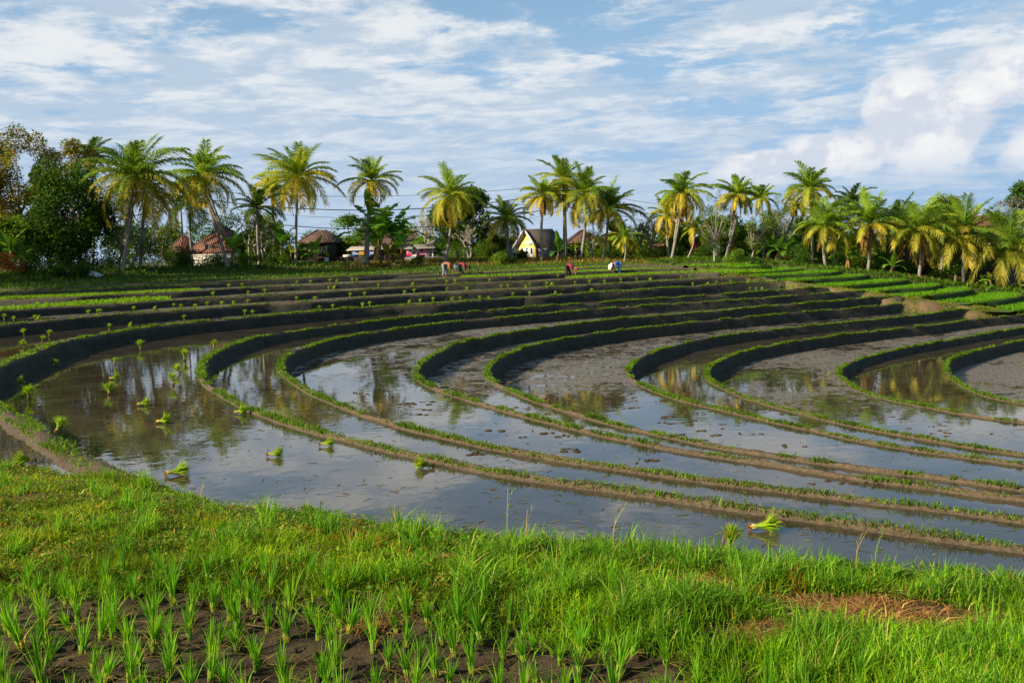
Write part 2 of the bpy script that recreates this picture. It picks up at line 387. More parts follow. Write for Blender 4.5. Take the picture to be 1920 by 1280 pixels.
# ------------------------------------------------------------------ the terraces: traced bund lines (photo px) and levels (m under the eye)
KH = 3.1 / 3.0
HW = {-5: 1.33, -4: 1.46, -3: 1.64, -2: 1.92, -1: 2.22, 0: 2.60, 1: 3.00, 2: 3.27, 3: 3.65, 4: 4.10, 5: 4.59, 6: 4.97, 7: 5.42, 8: 5.72, 9: 6.2}
HT = {-5: 1.28, -4: 1.42, -3: 1.59, -2: 1.865, -1: 2.16}
HW = {k: v * KH for k, v in HW.items()}; HT = {k: v * KH for k, v in HT.items()}
for k in range(0, 9): HT[k] = HW[k] - (0.075 if k < 1 else 0.062)
LINES = {
 -5: [(0, 543), (112, 540), (240, 533), (352, 529), (480, 524), (600, 519), (717, 514), (832, 509), (960, 503), (1080, 498), (1197, 495), (1262, 494)],
 -4: [(0, 549), (125, 545), (240, 539), (352, 534), (480, 528), (592, 523.5), (717, 518), (832, 513.5), (960, 508), (1072, 503.5), (1197, 499), (1285, 498)],
 -3: [(0, 561), (125, 557), (240, 551), (352, 545.5), (480, 538), (592, 533), (717, 527.5), (832, 522.5), (958, 517), (1072, 511), (1198, 505.5), (1287, 502.6), (1303, 502.3)],
 -2: [(0, 583), (50, 579), (125, 574), (240, 567), (352, 560), (479, 553.5), (592, 547.5), (718, 540), (832, 533.5), (958, 528), (1072, 522.5), (1198, 516), (1287, 512), (1350, 510.6)],
 -1: [(0, 609), (62, 602.5), (125, 597), (238, 587.5), (352, 580), (478, 570.5), (592, 564.5), (718, 555), (832, 548.5), (958, 542), (1072, 535.5), (1198, 528.5), (1325, 521), (1394, 518)],
 0: [(1471, 527.5), (1438, 528.5), (1350, 533), (1287, 537), (1198, 543), (1110, 548), (1022, 554), (958, 557.5), (832, 567.5), (718, 573.5), (642, 578.5), (580, 584), (478, 593), (427, 598), (352, 604.5), (290, 611), (238, 618.5), (187, 626), (137, 635), (106, 642), (60, 659), (0, 682), (-40, 706), (-52, 728), (-35, 746), (0, 765), (30, 783), (60, 802), (110, 836), (160, 863), (215, 888)],
 1: [(1552, 538.5), (1515, 540.5), (1438, 545.3), (1375, 550), (1300, 555), (1198, 561.7), (1085, 569), (1022, 573), (958, 578.5), (845, 587.5), (782, 594), (718, 600.3), (667, 606), (605, 613), (542, 622), (480, 632.5), (440, 644.5), (412, 656), (388, 670), (376, 690), (381, 710), (400, 727), (437, 749), (490, 773), (583, 803), (667, 824), (750, 844), (833, 861), (917, 878), (1000, 892.5), (1100, 906), (1228, 923), (1356, 943), (1484, 961), (1591, 976), (1655, 984), (1783, 1003), (1920, 1023)],
 2: [(1621, 544.5), (1602, 545.5), (1552, 549), (1438, 557.5), (1325, 565), (1198, 573.5), (1072, 583), (958, 593), (845, 603), (782, 612), (718, 620), (642, 632.5), (605, 641), (570, 652), (541, 665), (526, 681), (531, 699), (555, 717), (587, 736), (637, 757), (687, 776), (750, 795), (833, 815), (917, 834), (1000, 849), (1083, 862), (1185, 876.5), (1271, 889), (1399, 906), (1527, 921), (1655, 936), (1783, 951), (1920, 970)],
 3: [(1690, 555), (1665, 555.5), (1627, 558), (1552, 565), (1438, 574), (1325, 584), (1198, 594), (1085, 605.6), (1022, 614), (958, 623), (907, 632.5), (857, 643), (820, 660), (790, 679), (778, 695), (787, 711), (825, 729), (875, 746), (950, 767), (1025, 787), (1100, 805), (1185, 823), (1271, 840), (1356, 852), (1442, 865), (1527, 880), (1613, 893), (1698, 903), (1783, 914), (1920, 932)],
 4: [(1750, 564.5), (1717, 566), (1680, 570), (1627, 575), (1552, 581), (1438, 591), (1325, 601), (1275, 607), (1198, 614.5), (1147, 620.5), (1085, 630), (1022, 641), (980, 652), (945, 667), (920, 682), (912, 697), (925, 714), (962, 732), (1012, 752), (1062, 768), (1125, 786), (1185, 801), (1271, 819), (1356, 836), (1463, 852), (1570, 868), (1655, 880), (1741, 889), (1826, 900), (1920, 913)],
 5: [(1849, 578), (1792, 581), (1742, 587.5), (1679, 595.3), (1552, 607), (1438, 618.5), (1350, 630), (1300, 639), (1262, 648), (1225, 660), (1190, 677), (1177, 693), (1185, 708), (1220, 727), (1271, 746), (1356, 766), (1442, 786), (1527, 804), (1613, 823), (1698, 837), (1783, 849), (1920, 868)],
 6: [(1970, 584), (1920, 589), (1892, 592), (1830, 598), (1755, 608), (1679, 616), (1565, 629.5), (1502, 638), (1450, 647), (1387, 660), (1350, 674), (1330, 687), (1324, 698), (1329, 710), (1352, 723), (1399, 744), (1484, 768), (1570, 789), (1655, 806), (1741, 821), (1826, 836), (1920, 849)],
 7: [(1975, 606), (1917, 614), (1867, 622), (1805, 632.5), (1742, 643.5), (1680, 655), (1620, 670), (1592, 681), (1575, 691), (1573, 701), (1584, 713), (1609, 728), (1642, 741), (1719, 757), (1826, 777), (1920, 790)],
 8: [(1980, 628), (1917, 637.5), (1867, 648), (1820, 660), (1782, 674), (1773, 685), (1778, 699), (1797, 716), (1828, 733), (1872, 746), (1920, 754)],
}
CURVE = {}
for k, L in LINES.items():
    px = catmull(np.array(L, float), 8)
    W_ = np.array([flat(a, b, HT[k]) for a, b in px])
    if k >= 1:      # near arm runs on past the frame
        t = W_[-1] - W_[-9]; t /= np.linalg.norm(t); W_ = np.vstack([W_, W_[-1] + t * 6, W_[-1] + t * 14])
    if k >= 6:      # far arm too
        t = W_[0] - W_[8]; t /= np.linalg.norm(t); W_ = np.vstack([W_[0] + t * 12, W_])
    if k < 0:       # runs on to the left; reorder far right -> left
        t = W_[0] - W_[8]; t /= np.linalg.norm(t); t = t * 0.9 + np.array([-0.1, -0.05, 0]); W_ = np.vstack([W_[0] + t * 30, W_])[::-1]
    W_[:, 2] = EYE - HT[k]
    CURVE[k] = W_

def fill(name, pts, z, m, label=None):
    "level polygon"
    import mathutils.geometry as g
    pts = [Vector((p[0], p[1])) for p in pts]
    r = g.delaunay_2d_cdt(pts, [], [list(range(len(pts)))], 1, 1e-5)
    V = np.array([[v.x, v.y, z] for v in r[0]])
    F = np.array([list(f) for f in r[2]])
    # face up
    a, b, c = V[F[:, 0]], V[F[:, 1]], V[F[:, 2]]
    up = np.cross(b - a, c - a)[:, 2] < 0; F[up] = F[up][:, ::-1]
    o = mesh(name, V, [F], m); tag(o, label=label, kind='structure'); return o

# near bank: rim line against the water
RIM = [(-260, 880, 2.40), (-100, 872, 2.38), (0, 871, 2.38), (94, 886, 2.38), (175, 898, 2.38), (225, 890, 2.34), (272, 898, 2.28), (312, 918, 2.22), (375, 939, 2.14), (469, 958, 2.05), (594, 963, 1.99), (725, 987, 1.94), (881, 1006, 1.91), (1006, 1018, 1.90), (1194, 1031, 1.88), (1387, 1050, 1.87), (1575, 1065, 1.86), (1762, 1080, 1.86), (1920, 1086, 1.86), (2200, 1100, 1.86)]
RIM = [(a_, b_, c_ + 0.07 + 0.06 * min(1, max(0, (a_ - 900) / 500))) for a_, b_, c_ in RIM]
rimpx = catmull(np.array(RIM), 8)
rimW = np.array([flat(a, b, h) for a, b, h in rimpx]); rimW = rimW[np.argsort(rimW[:, 0])]
RX, RY, RZ = rimW[:, 0], rimW[:, 1], rimW[:, 2]
def rim_y(x): return np.interp(x, RX, RY)
def rim_z(x): return np.interp(x, RX, RZ)

M_W = {k: water_mat("paddy_water_%d" % (k + 10), md, seed=k * 13.7, y0=y0) for k, (md, y0) in {0: (0.012, 42), 1: (-0.075, 44), 2: (-0.005, 29), 3: (0.012, 27), 4: (0.028, 27), 5: (0.014, 28), 6: (-0.002, 29), 7: (0.014, 28), 8: (-0.08, 30), 9: (0.06, 24)}.items()}
M_WF = water_mat("far_paddy_water", 0.03, y0=40, seed=3)
def strip(k, outer, inner, extra_a=(), extra_b=()):
    pts = [tuple(p[:2]) for p in outer] + list(extra_a) + [tuple(p[:2]) for p in inner[::-1]] + list(extra_b)
    return fill("paddy_water", pts, EYE - HW[k], M_W.get(k, M_WF))
for k in (-4, -3, -2, -1):        # pool k lies between bund k-1 (behind) and bund k (in front)
    strip(k, CURVE[k - 1], CURVE[k])
strip(0, CURVE[-1], CURVE[0], extra_a=[(-50, 8), (RX[0], RY[0] - 0.3), (flat(100, 886, 2.38)[0], rim_y(flat(100, 886, 2.38)[0]) - 0.5)])
b0end = CURVE[0][-1]
xs = np.linspace(b0end[0] + 0.02, RX[-1], 40)
strip(1, CURVE[0], CURVE[1], extra_a=[(x, rim_y(x) - 0.25) for x in xs] + [(22, 3)])
for k in range(2, 9): strip(k, CURVE[k - 1], CURVE[k])
c8 = CURVE[8]; fill("paddy_water", [tuple(p[:2]) for p in c8] + [(c8[-1][0] + 30, c8[-1][1]), (c8[0][0] + 30, c8[0][1])], EYE - HW[9], M_W[9])

# bunds
def sweep(name, C, z_out, z_in, hw=0.19, rough=0.05, sk=0.22, m=M_BUND, flip=False, z_top=None, drop=0.05, crestfn=None):
    C = resample(C)
    n = len(C); tg = np.gradient(C[:, :2], axis=0); tg /= np.linalg.norm(tg, axis=1)[:, None] + 1e-9
    nl = np.stack([-tg[:, 1], tg[:, 0]], 1)
    if flip: nl = -nl
    prof = [(-hw - sk, None, -0.15, 0.0), (-hw - sk * 0.45, 'o', 0.0, 0.6), (-hw * 0.75, 't', -0.02, 1.0), (-hw * 0.2, 't', 0.015, 1.0), (hw * 0.45, 't', 0.0, 1.0), (hw * 0.95, 't', -0.05, 0.75), (hw + 0.06, 'm', 0.72, 0.05), (hw + 0.12, 'm', 0.35, 0.0), (hw + 0.20, 'i', 0.0, 0.0), (hw + 0.26, 'i', -0.2, 0.0)]
    V = np.zeros((n, len(prof), 3)); T = np.zeros((n, len(prof)))
    for j, (u, kd, dz, tn) in enumerate(prof):
        for i in range(n):
            p = C[i]; zt = p[2]; D = max(4.0, p[1])
            sc = 1.0 if D > 25 else 1.0
            zo = zt - 0.075 if z_out is None else z_out; zi = z_in if np.isscalar(z_in) else z_in[i] if z_in is not None else zt - 0.45
            r1 = nz(p, 0.9, j * 3.1) * rough * 2 + nz(p, 4.5, j * 5.3 + 9) * rough * 1.3
            lump = nz(p, 3.2, 40 + j * 2.0) * rough * 0.9 + nz(p, 11.0, 60 + j * 2) * 0.022 + nz(p, 0.5, 80) * rough * 0.8 - max(0.0, nz(p, 0.35, 120 + j * 0.2) - 0.32) * 0.12
            uu = u + (r1 if kd != None else 0)
            if kd == None: z = zo + dz
            elif kd == 'o': z = zo + 0.0 + 0.3 * abs(lump)
            elif kd == 't': z = zt + dz + lump
            elif kd == 'm': z = zi + (zt - zi) * dz
            else: z = zi + dz
            V[i, j] = (p[0] + nl[i, 0] * uu, p[1] + nl[i, 1] * uu, z)
            T[i, j] = tn
    k = len(prof); i, j = np.meshgrid(np.arange(n - 1), np.arange(k - 1), indexing='ij'); i = i.ravel(); j = j.ravel()
    F = np.stack([i * k + j, (i + 1) * k + j, (i + 1) * k + j + 1, i * k + j + 1], 1)
    if flip: F = F[:, ::-1]
    o = mesh(name, V.reshape(-1, 3), [F], m, tint=T.ravel(), smooth=True)
    return C, nl, o
ORD = {-5: "highest, beside the far bank", -4: "second from the far bank", -3: "third from the far bank", -2: "fourth from the far bank, by the planters' feet", -1: "fifth from the far bank", 0: "around the big left pool", 1: "second curve from the left", 2: "third curve from the left", 3: "fourth curve from the left", 4: "fifth curve from the left", 5: "sixth curve from the left", 6: "seventh curve from the left", 7: "eighth curve from the left", 8: "innermost curve at the right edge"}
BUNDS = {}
for k in range(-5, 9):
    r = 0.042 if k < 1 else 0.024
    Cc, nl, o = sweep("earth_bund", CURVE[k], EYE - HW[k], EYE - HW[k + 1], hw=0.19 if k < 1 else 0.055, rough=r, sk=0.22 if k < 1 else 0.08)
    tag(o, label="low earth bund edging a flooded terrace, " + ORD[k], kind='structure'); BUNDS[k] = (Cc, nl)

# ------------------------------------------------------------------ green terraces on the right and the slanting path
GL = [  # front rims of the green terraces, left end at the path -> right apex -> back
 ([(1340, 500), (1390, 501), (1440, 497.5), (1478, 494), (1490, 492)], 1.66),
 ([(1385, 511), (1440, 509), (1490, 505.6), (1521, 501.5), (1527, 499), (1516, 497)], 1.88),
 ([(1425, 518), (1460, 516), (1500, 514), (1552, 511.5), (1575, 508), (1574, 505.5), (1556, 503)], 2.11),
 ([(1490, 526), (1552, 522), (1602, 519), (1626, 516), (1629, 513.5), (1612, 510)], 2.49),
 ([(1568, 537), (1615, 533), (1668, 528.5), (1695, 525.5), (1703, 522.5), (1694, 519)], 2.93),
 ([(1645, 546), (1680, 542.5), (1720, 540), (1752, 536.5), (1762, 533), (1752, 529.5), (1738, 524)], 3.37),
 ([(1722, 555), (1767, 550.5), (1805, 546), (1819, 542.5), (1812, 538), (1792, 532)], 3.74),
 ([(1826, 567), (1867, 563), (1897, 558.5), (1914, 554), (1903, 549.5), (1862, 540.5)], 4.22),
 ([(1905, 581), (1950, 577), (1990, 570), (1995, 562), (1960, 552)], 4.65)]
GL = [(L_, H_ * f_) for (L_, H_), f_ in zip(GL, (1.10, 1.125, 1.115, 1.085, 1.06, 1.045, 1.035, 1.03, 1.03))]
GLOW = [g[1] for g in GL[1:]] + [5.40]
GC = []
for i, (L, H) in enumerate(GL):
    W_ = np.array([flat(a, b, H) for a, b in catmull(np.array(L, float), 8)]); GC.append(W_)
    z_low = EYE - (GLOW[i] + 0.06)
    Wt = W_.copy(); k_ = 8; Wt[:k_, 2] -= np.linspace(0.12 if i > 1 else 0.0, 0, k_); Wt = Wt[(10 if i < 2 else 4):]
    C2, n2_, o = sweep("grassy_bund", Wt[::-1], EYE - H - 0.06, z_low, hw=0.15, rough=0.03, m=M_GRIM)
    tag(o, label="grassy rim of a green rice terrace", kind='structure')
def gsurf(i, H):
    "terrace surface behind rim i"
    W_ = GC[i]; a = W_[0]; b = W_[-1]
    pts = [(a[0] - 0.6, a[1] - 2.6)] + [tuple(p[:2]) for p in W_] + [(b[0] + 0.2, 74.5), (flat(1300, 499, 1.5)[0] - 3, 84 if i < 3 else 78), (flat(1300, 503, 1.62)[0], 66)]
    return pts
for i in range(len(GL)):
    W_ = GC[i]; a = W_[0]; b = W_[-1]
    if i == 0: left = (a[0] - 2.0, a[1] + 4)
    else: left = (GC[i - 1][0][0] - 0.8, GC[i - 1][0][1] + 1.2)
    top = (GC[i - 1][-1] if i else a)
    pts = [(a[0] - 0.9, a[1] - 1.0)] + [tuple(p[:2]) for p in W_] + [(b[0] - 0.2, 82.0), (top[0] - 3.5, 82.5), (left[0] - 1.0, left[1] - 1.0)]
    fill("green_terrace_field", pts, EYE - GL[i][1] - 0.055, M_FIELD)
a = GC[-1][0]; fill("green_terrace_field", [(a[0] - 1.5, a[1] - 0.5), (a[0] + 22, a[1] - 3), (a[0] + 24, 81), (GC[-1][-1][0] - 2, 81), (GC[-1][0][0] - 1, GC[-1][0][1] + 1)], EYE - 5.46, M_FIELD)

PATH = [(1268, 499.5, 1.56), (1320, 505.5, 1.80), (1360, 510.5, 2.03), (1400, 517, 2.29), (1440, 523, 2.53), (1490, 529, 2.76), (1525, 534, 2.97), (1571, 540, 3.18), (1630, 547, 3.43), (1700, 556.5, 3.82), (1740, 563, 4.08), (1780, 568.5, 4.33), (1830, 574, 4.56), (1865, 579, 4.78), (1910, 585, 5.04), (2000, 594, 5.3), (2120, 606, 5.6)]
pw = np.array([flat(a, b, h) for a, b, h in catmull(np.array(PATH), 8)])
pw = resample(pw)
V = []; n = len(pw); PW = [(-2.2, -1.7), (-1.6, -0.95), (-1.1, -0.42), (-0.7, -0.12), (-0.3, 0.0), (0.3, 0.0), (0.9, -0.05), (1.6, -0.25), (2.2, -0.8)]
for p in pw:
    for u, dz in PW:
        V.append((p[0] + u * 0.1, p[1] + u + nz(p, 1.3, u) * 0.15, p[2] + dz + nz((p[0], p[1] + u), 2.0, 5) * 0.04))
k = len(PW); i, j = np.meshgrid(np.arange(n - 1), np.arange(k - 1), indexing='ij'); i = i.ravel(); j = j.ravel()
o = mesh("dirt_path", V, [np.stack([i * k + j, (i + 1) * k + j, (i + 1) * k + j + 1, i * k + j + 1], 1)], M_PATH, smooth=True)
tag(o, label="dry earthen path sloping between the brown and green terraces", kind='structure')

# ------------------------------------------------------------------ ground behind the terraces, out to the horizon
TL = [(-900, 560, 55), (-500, 540, 58), (-150, 525, 61), (0, 517, 65), (120, 513, 68), (230, 508, 71), (340, 503, 76), (440, 498, 81), (560, 497, 86), (690, 496, 88), (834, 488.5, 91), (952, 489, 92), (1090, 486, 92), (1170, 491, 90), (1260, 487, 88), (1359, 486.5, 86), (1450, 491, 82.5), (1548, 502, 79.5), (1628, 511, 78.5), (1723, 522.5, 78), (1806, 535, 78), (1890, 541, 77.4), (2000, 553, 76.5), (2300, 575, 75), (2800, 600, 75)]
tlw = np.array([at(*q) for q in TL]); tlw = catmull(tlw, 6); tlw = tlw[np.argsort(tlw[:, 0])]
TLX, TLY, TLZ = tlw[:, 0], tlw[:, 1], tlw[:, 2]
xs = np.concatenate([[-2600, -300, -120], np.arange(-70, 70, 1.0), [120, 300, 2600]])
cm5 = CURVE[-5][np.argsort(CURVE[-5][:, 0])]
rows = []
def tly(x): return np.interp(x, TLX, TLY)
def tlz(x): return np.interp(x, TLX, TLZ)
pathx = pw[:, 0]; 
for fy in (0, 1, 2, 3, 4, 5, 6, 7, 8):
    yy = tly(xs); zz = tlz(xs)
    if fy == 0:
        inn = xs < pw[0][0]
        y = np.where(inn, np.minimum(np.interp(xs, cm5[:, 0], cm5[:, 1]) + 0.12, yy - 3), yy - 4); z = np.where(inn, EYE - HT[-5] - 0.03, zz - 1.2)
    elif fy == 1:
        y = yy - 2.6; z = np.where(xs < 5, zz - 0.32, zz - 0.25); z = np.where(xs > 13, zz - 0.18, z)
    elif fy == 2: y = yy - 1.2; z = zz - 0.02
    elif fy == 3: y = yy + 1.5; z = zz + 0.0
    elif fy == 4: y = yy + 5; z = zz + 0.05
    elif fy == 5: y = yy + 12; z = zz * 0.7 + 1.2 * 0.3
    elif fy == 6: y = yy + 30; z = zz * 0.3 + 1.25 * 0.7
    elif fy == 7: y = yy + 200; z = yy * 0 + 0.6
    else: y = yy + 5000; z = yy * 0 + 0.4
    rows.append(np.stack([xs * (1 if fy < 7 else 1.0), y, z], 1))
# one subdivision across rows with noise
V = np.array(rows); nr, nc = V.shape[:2]
fine = []
for r in range(nr - 1):
    sub = 4 if r < 4 else 1
    for s_ in range(sub):
        t = s_ / sub; fine.append(V[r] * (1 - t) + V[r + 1] * t)
fine.append(V[-1]); V = np.array(fine)
for r in range(V.shape[0]):
    for c in range(V.shape[1]):
        if 0 < r < 18: V[r, c, 2] += nz(V[r, c], 0.5, 3) * 0.10
nr = V.shape[0]; i, j = np.meshgrid(np.arange(nr - 1), np.arange(nc - 1), indexing='ij'); i = i.ravel(); j = j.ravel()
o = mesh("ground", V.reshape(-1, 3), [np.stack([i * nc + j, i * nc + j + 1, (i + 1) * nc + j + 1, (i + 1) * nc + j], 1)], M_GROUND, smooth=True)
tag(o, label="grassy ground behind the terraces reaching the horizon", kind='structure')
GV = V
def gz(x, y):
    "height of that ground sheet"
    c = int(np.clip(np.searchsorted(xs, x) - 1, 0, nc - 2)); col = GV[:, c] * 0.5 + GV[:, c + 1] * 0.5
    return float(np.interp(y, col[:, 1], col[:, 2]))
def foot(px, D):
    "ground point at that photo column and distance"
    p = at(px, 500, D); return np.array([p[0], p[1], gz(p[0], p[1])])

# near ground: field mud, bank
def fieldline(x):   # y beyond which the mud stops and the grass starts, world
    return np.interp(x, [-9, -2.7, -1.6, -0.9, -0.2, 0.3, 0.62, 1.0, 1.6, 2.2], [6.4, 5.70, 5.48, 5.26, 4.92, 4.68, 4.42, 4.10, 3.6, 3.3])
def near_z(x, y):
    x = np.asarray(x, float); y = np.asarray(y, float)
    ry = rim_y(x); rz = rim_z(x); fl = fieldline(x)
    t = ((y - fl) / np.maximum(ry - fl, 0.2)).clip(0, 1)
    hump = 0.06 * np.sin(np.minimum(t * 1.6, 1) * math.pi * 0.5)
    z = np.where(y < fl, -0.02, 0 * y) + (t > 0) * hump * (1 - t) + rz * t ** 1.6 + 0.02 * (t > 0)
    over = (y - ry).clip(0)
    return z - over * 0.95 - 0.25 * (1 - np.exp(-over * 6))
gx = np.arange(-13, 12, 0.06); gy = np.concatenate([np.arange(2.2, 6.2, 0.03), np.arange(6.2, 14.6, 0.05)])
GX, GY = np.meshgrid(gx, gy); Zn = near_z(GX, GY)
nzv = np.array([[mnoise.fractal(Vector((x * 3.1, y * 3.1, 0.0)), 0.8, 2.1, 5) for x in gx] for y in gy])
mudw = 1 / (1 + np.exp((GY - fieldline(GX)) / 0.05))
Zn = Zn + nzv * (0.055 * mudw + 0.03 * (1 - mudw))
nr, nc2 = GX.shape; i, j = np.meshgrid(np.arange(nr - 1), np.arange(nc2 - 1), indexing='ij'); i = i.ravel(); j = j.ravel()
F = np.stack([i * nc2 + j, i * nc2 + j + 1, (i + 1) * nc2 + j + 1, (i + 1) * nc2 + j], 1)
keep = (GY.ravel()[F].mean(1) - rim_y(GX.ravel()[F].mean(1))) < 2.2
ismud = (GY.ravel()[F].mean(1) < fieldline(GX.ravel()[F].mean(1)))
Vn = np.stack([GX.ravel(), GY.ravel(), Zn.ravel()], 1)
def sub(name, sel, m, label):
    f = F[sel]; u, inv = np.unique(f, return_inverse=True)
    o = mesh(name, Vn[u], [inv.reshape(f.shape)], m, smooth=True); tag(o, label=label, kind='structure')
sub("field_mud", keep & ismud, M_MUD, "clodded brown mud of the nearest rice field")
sub("grassy_bank_ground", keep & ~ismud, M_BANK, "soil of the near grassy bank above the big pool")
fill("field_ground", [(-60, -40), (60, -40), (60, 2.24), (-60, 2.24)], -0.03, M_MUD)
fill("field_ground", [(-60, 2.24), (-12.98, 2.24), (-12.98, 9), (-60, 9)], -0.04, M_MUD)
fill("field_ground", [(11.9, 2.24), (60, 2.24), (60, 4.5), (11.9, 4.5)], -0.04, M_MUD)

# ------------------------------------------------------------------ palms
YG = (0.155, 0.195, 0.028); DG = (0.095, 0.145, 0.024); YL = (0.34, 0.30, 0.04); BR = (0.15, 0.085, 0.04); OL = (0.20, 0.23, 0.035)
def frond(acc, c, azm, el, L, droop, col, nl=58, lw=0.078, ll=0.29, hang=0.5, tip=None):
    "one feather leaf: rachis bending down, leaflets in two ranks"
    t = np.linspace(0, 1, 14); e = el - droop * t ** 1.25
    seg = L / 13
    hx = np.concatenate([[0], np.cumsum(np.cos((e[1:] + e[:-1]) / 2) * seg)]); hz = np.concatenate([[0], np.cumsum(np.sin((e[1:] + e[:-1]) / 2) * seg)])
    d = np.array([math.cos(azm), math.sin(azm), 0]); s_ = np.array([-math.sin(azm), math.cos(azm), 0])
    sway = rng.normal(0, 0.05) * L
    R = c + d * hx[:, None] + np.array([0, 0, 1.0]) * hz[:, None] + s_ * (sway * t ** 2)[:, None]
    tube(acc, R, np.linspace(0.05, 0.012, 14), 4, np.array(col) * 1.35 + 0.01, cap=False)
    tl = np.linspace(0.12, 1.0, nl); tl = (tl + rng.normal(0, 0.008, nl)).clip(0.05, 1)
    P = np.stack([np.interp(tl, t, R[:, i]) for i in range(3)], 1); ee = np.interp(tl, t, e)
    T = d[None] * np.cos(ee)[:, None] + np.array([0, 0, 1.0]) * np.sin(ee)[:, None]
    N = -d[None] * np.sin(ee)[:, None] + np.array([0, 0, 1.0]) * np.cos(ee)[:, None]
    for sg in (1, -1):
        l = L * ll * (0.35 + 0.9 * np.sin(np.pi * (0.12 + 0.78 * tl))) * (1 + rng.normal(0, 0.12, nl)) * 0.85
        D = s_[None] * sg * 0.72 + T * (0.62 + 0.5 * tl[:, None]) + N * 0.22 + rng.normal(0, 0.10, (nl, 3))
        D /= np.linalg.norm(D, axis=1)[:, None]
        D2 = D + np.array([0, 0, -1.0]) * (hang * (1.0 + rng.normal(0, 0.25, (nl, 1)))) ; D2 /= np.linalg.norm(D2, axis=1)[:, None]
        M = P + D * (l * 0.45)[:, None]; E = M + D2 * (l * 0.55)[:, None]
        wv = T * (lw * (0.8 + 0.4 * rng.random(nl)))[:, None] * 0.5
        V = np.stack([P - wv * 0.6, P + wv * 0.6, M + wv, M - wv, E], 1).reshape(-1, 3)
        o = (np.arange(nl) * 5)[:, None]
        tt = np.array(col)[None] * (1 + rng.normal(0, 0.13, (nl, 1)))
        if tip is not None: tt = tt * (1 - tl[:, None] * 0.6) + np.array(tip)[None] * tl[:, None] * 0.6
        acc.add(V, [o + np.array([0, 1, 2, 3]), o + np.array([3, 2, 4])], np.repeat(tt.clip(0, 1), 5, 0))

def palm(label, crown, base, D, rpx, top=None, yellow=0.35, dead=0, nuts=0, n=24, low=-38, up=0.79, mid=None, dark=0.0, trunk_r=0.118, seed=None, grp="coconut palms along the edge of the rice terraces", hide_base=False, tm=None):
    global rng
    if seed is not None: rng = np.random.default_rng(seed)
    D = ddx(base[0], D); cD = D; C = at(crown[0], crown[1], cD)
    B = at(base[0], base[1], D); g = gz(B[0], B[1])
    if hide_base or abs(B[2] - g) > 0.0: B[2] = g - 0.05
    Lm = rpx / ppm(D) * (1.14 if up < 0.85 else 1.03); n = int(n * 1.35); low = low * 0.55 if low < 0 else low
    root = empty("coconut_palm", B); tag(root, label, "palm tree", grp)
    # trunk
    a = Acc(); ctrl = [B]
    if mid is not None:
        for m_ in mid: ctrl.append(at(m_[0], m_[1], D))
    else: ctrl.append(B * 0.5 + C * 0.5 + np.array([rng.normal(0, 0.12), 0, 0]))
    ctrl.append(C)
    P = catmull(np.array(ctrl), 14); P = P[::1]
    r = np.linspace(trunk_r * 1.15, trunk_r * 0.78, len(P)); r[0] *= 1.5; r[1] *= 1.2; r = r * (1 + 0.05 * (np.arange(len(P)) % 2))
    tube(a, P, r, 8, (0.3, 0.27, 0.2)); a.build("trunk", tm or M_TRUNK, root, None).location = (0, 0, 0)
    def fix(o): o.matrix_parent_inverse = Matrix.Translation(-Vector(B)); return o
    fix(root.children[0])
    # crown
    a = Acc(); ga = rng.random() * 6.28; dk = rng.uniform(0.8, 1.2); hk = rng.uniform(0.7, 1.5); lop = rng.random() * 6.28
    for i in range(n):
        f = (i + 0.5) / n                         # 0 youngest, 1 oldest
        el = R_(82 - (82 - low) * f ** 0.85) + rng.normal(0, 0.09)
        azm = ga + i * 2.39996 + rng.normal(0, 0.15)
        drp = R_((27 + 84 * f ** 0.9 + rng.normal(0, 12)) * dk * (0.85 if up > 0.85 else 1))
        L = Lm * np.interp(f, [0, 0.25, 0.5, 0.8, 1], [up, up * 0.5 + 0.53, 1.04, 1.04, 0.86]) * (1 + rng.normal(0, 0.09)) * (1 + 0.10 * math.cos(azm - lop))
        q = f + rng.normal(0, 0.18) - 0.12
        if q > 1 - yellow * 0.55: col = np.array(YL)
        elif q > 1 - yellow * 1.2: col = np.array(OL) * 1.25
        elif q > 0.35: col = np.array(YG)
        else: col = np.array(DG) * 1.5
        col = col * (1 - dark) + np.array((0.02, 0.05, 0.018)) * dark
        frond(a, C + np.array([0, 0, 0.05]), azm, el, L, drp, col, hang=(0.4 + 0.8 * f) * hk, tip=(0.34, 0.24, 0.06) if f > 0.55 and dark < 0.5 else None)
    # spear leaf
    frond(a, C, ga, R_(86), Lm * 0.6, R_(6), np.array(YG) * 1.3, nl=14, ll=0.05, hang=0.1)
    o = fix(a.build("crown", M_PALM, root))
    if dead:
        a = Acc()
        for i in range(dead):
            col = np.array(BR) * (0.7 + 0.7 * rng.random())
            frond(a, C - np.array([0, 0, 0.1]), rng.random() * 6.28, R_(-48 + rng.normal(0, 12)), Lm * (0.65 + 0.3 * rng.random()), R_(44), col, nl=22, ll=0.16, hang=1.4)
        fix(a.build("dead_fronds", M_DRY, root))
    for i in range(nuts):
        a = Acc(); th = rng.random() * 6.28
        ball(a, C + np.array([math.cos(th) * 0.30, math.sin(th) * 0.30, -0.15 - 0.25 * rng.random()]), (0.13, 0.13, 0.16), seg=7, rings=5)
        fix(a.build("coconut", M_NUT, root, smooth=True))
    return root

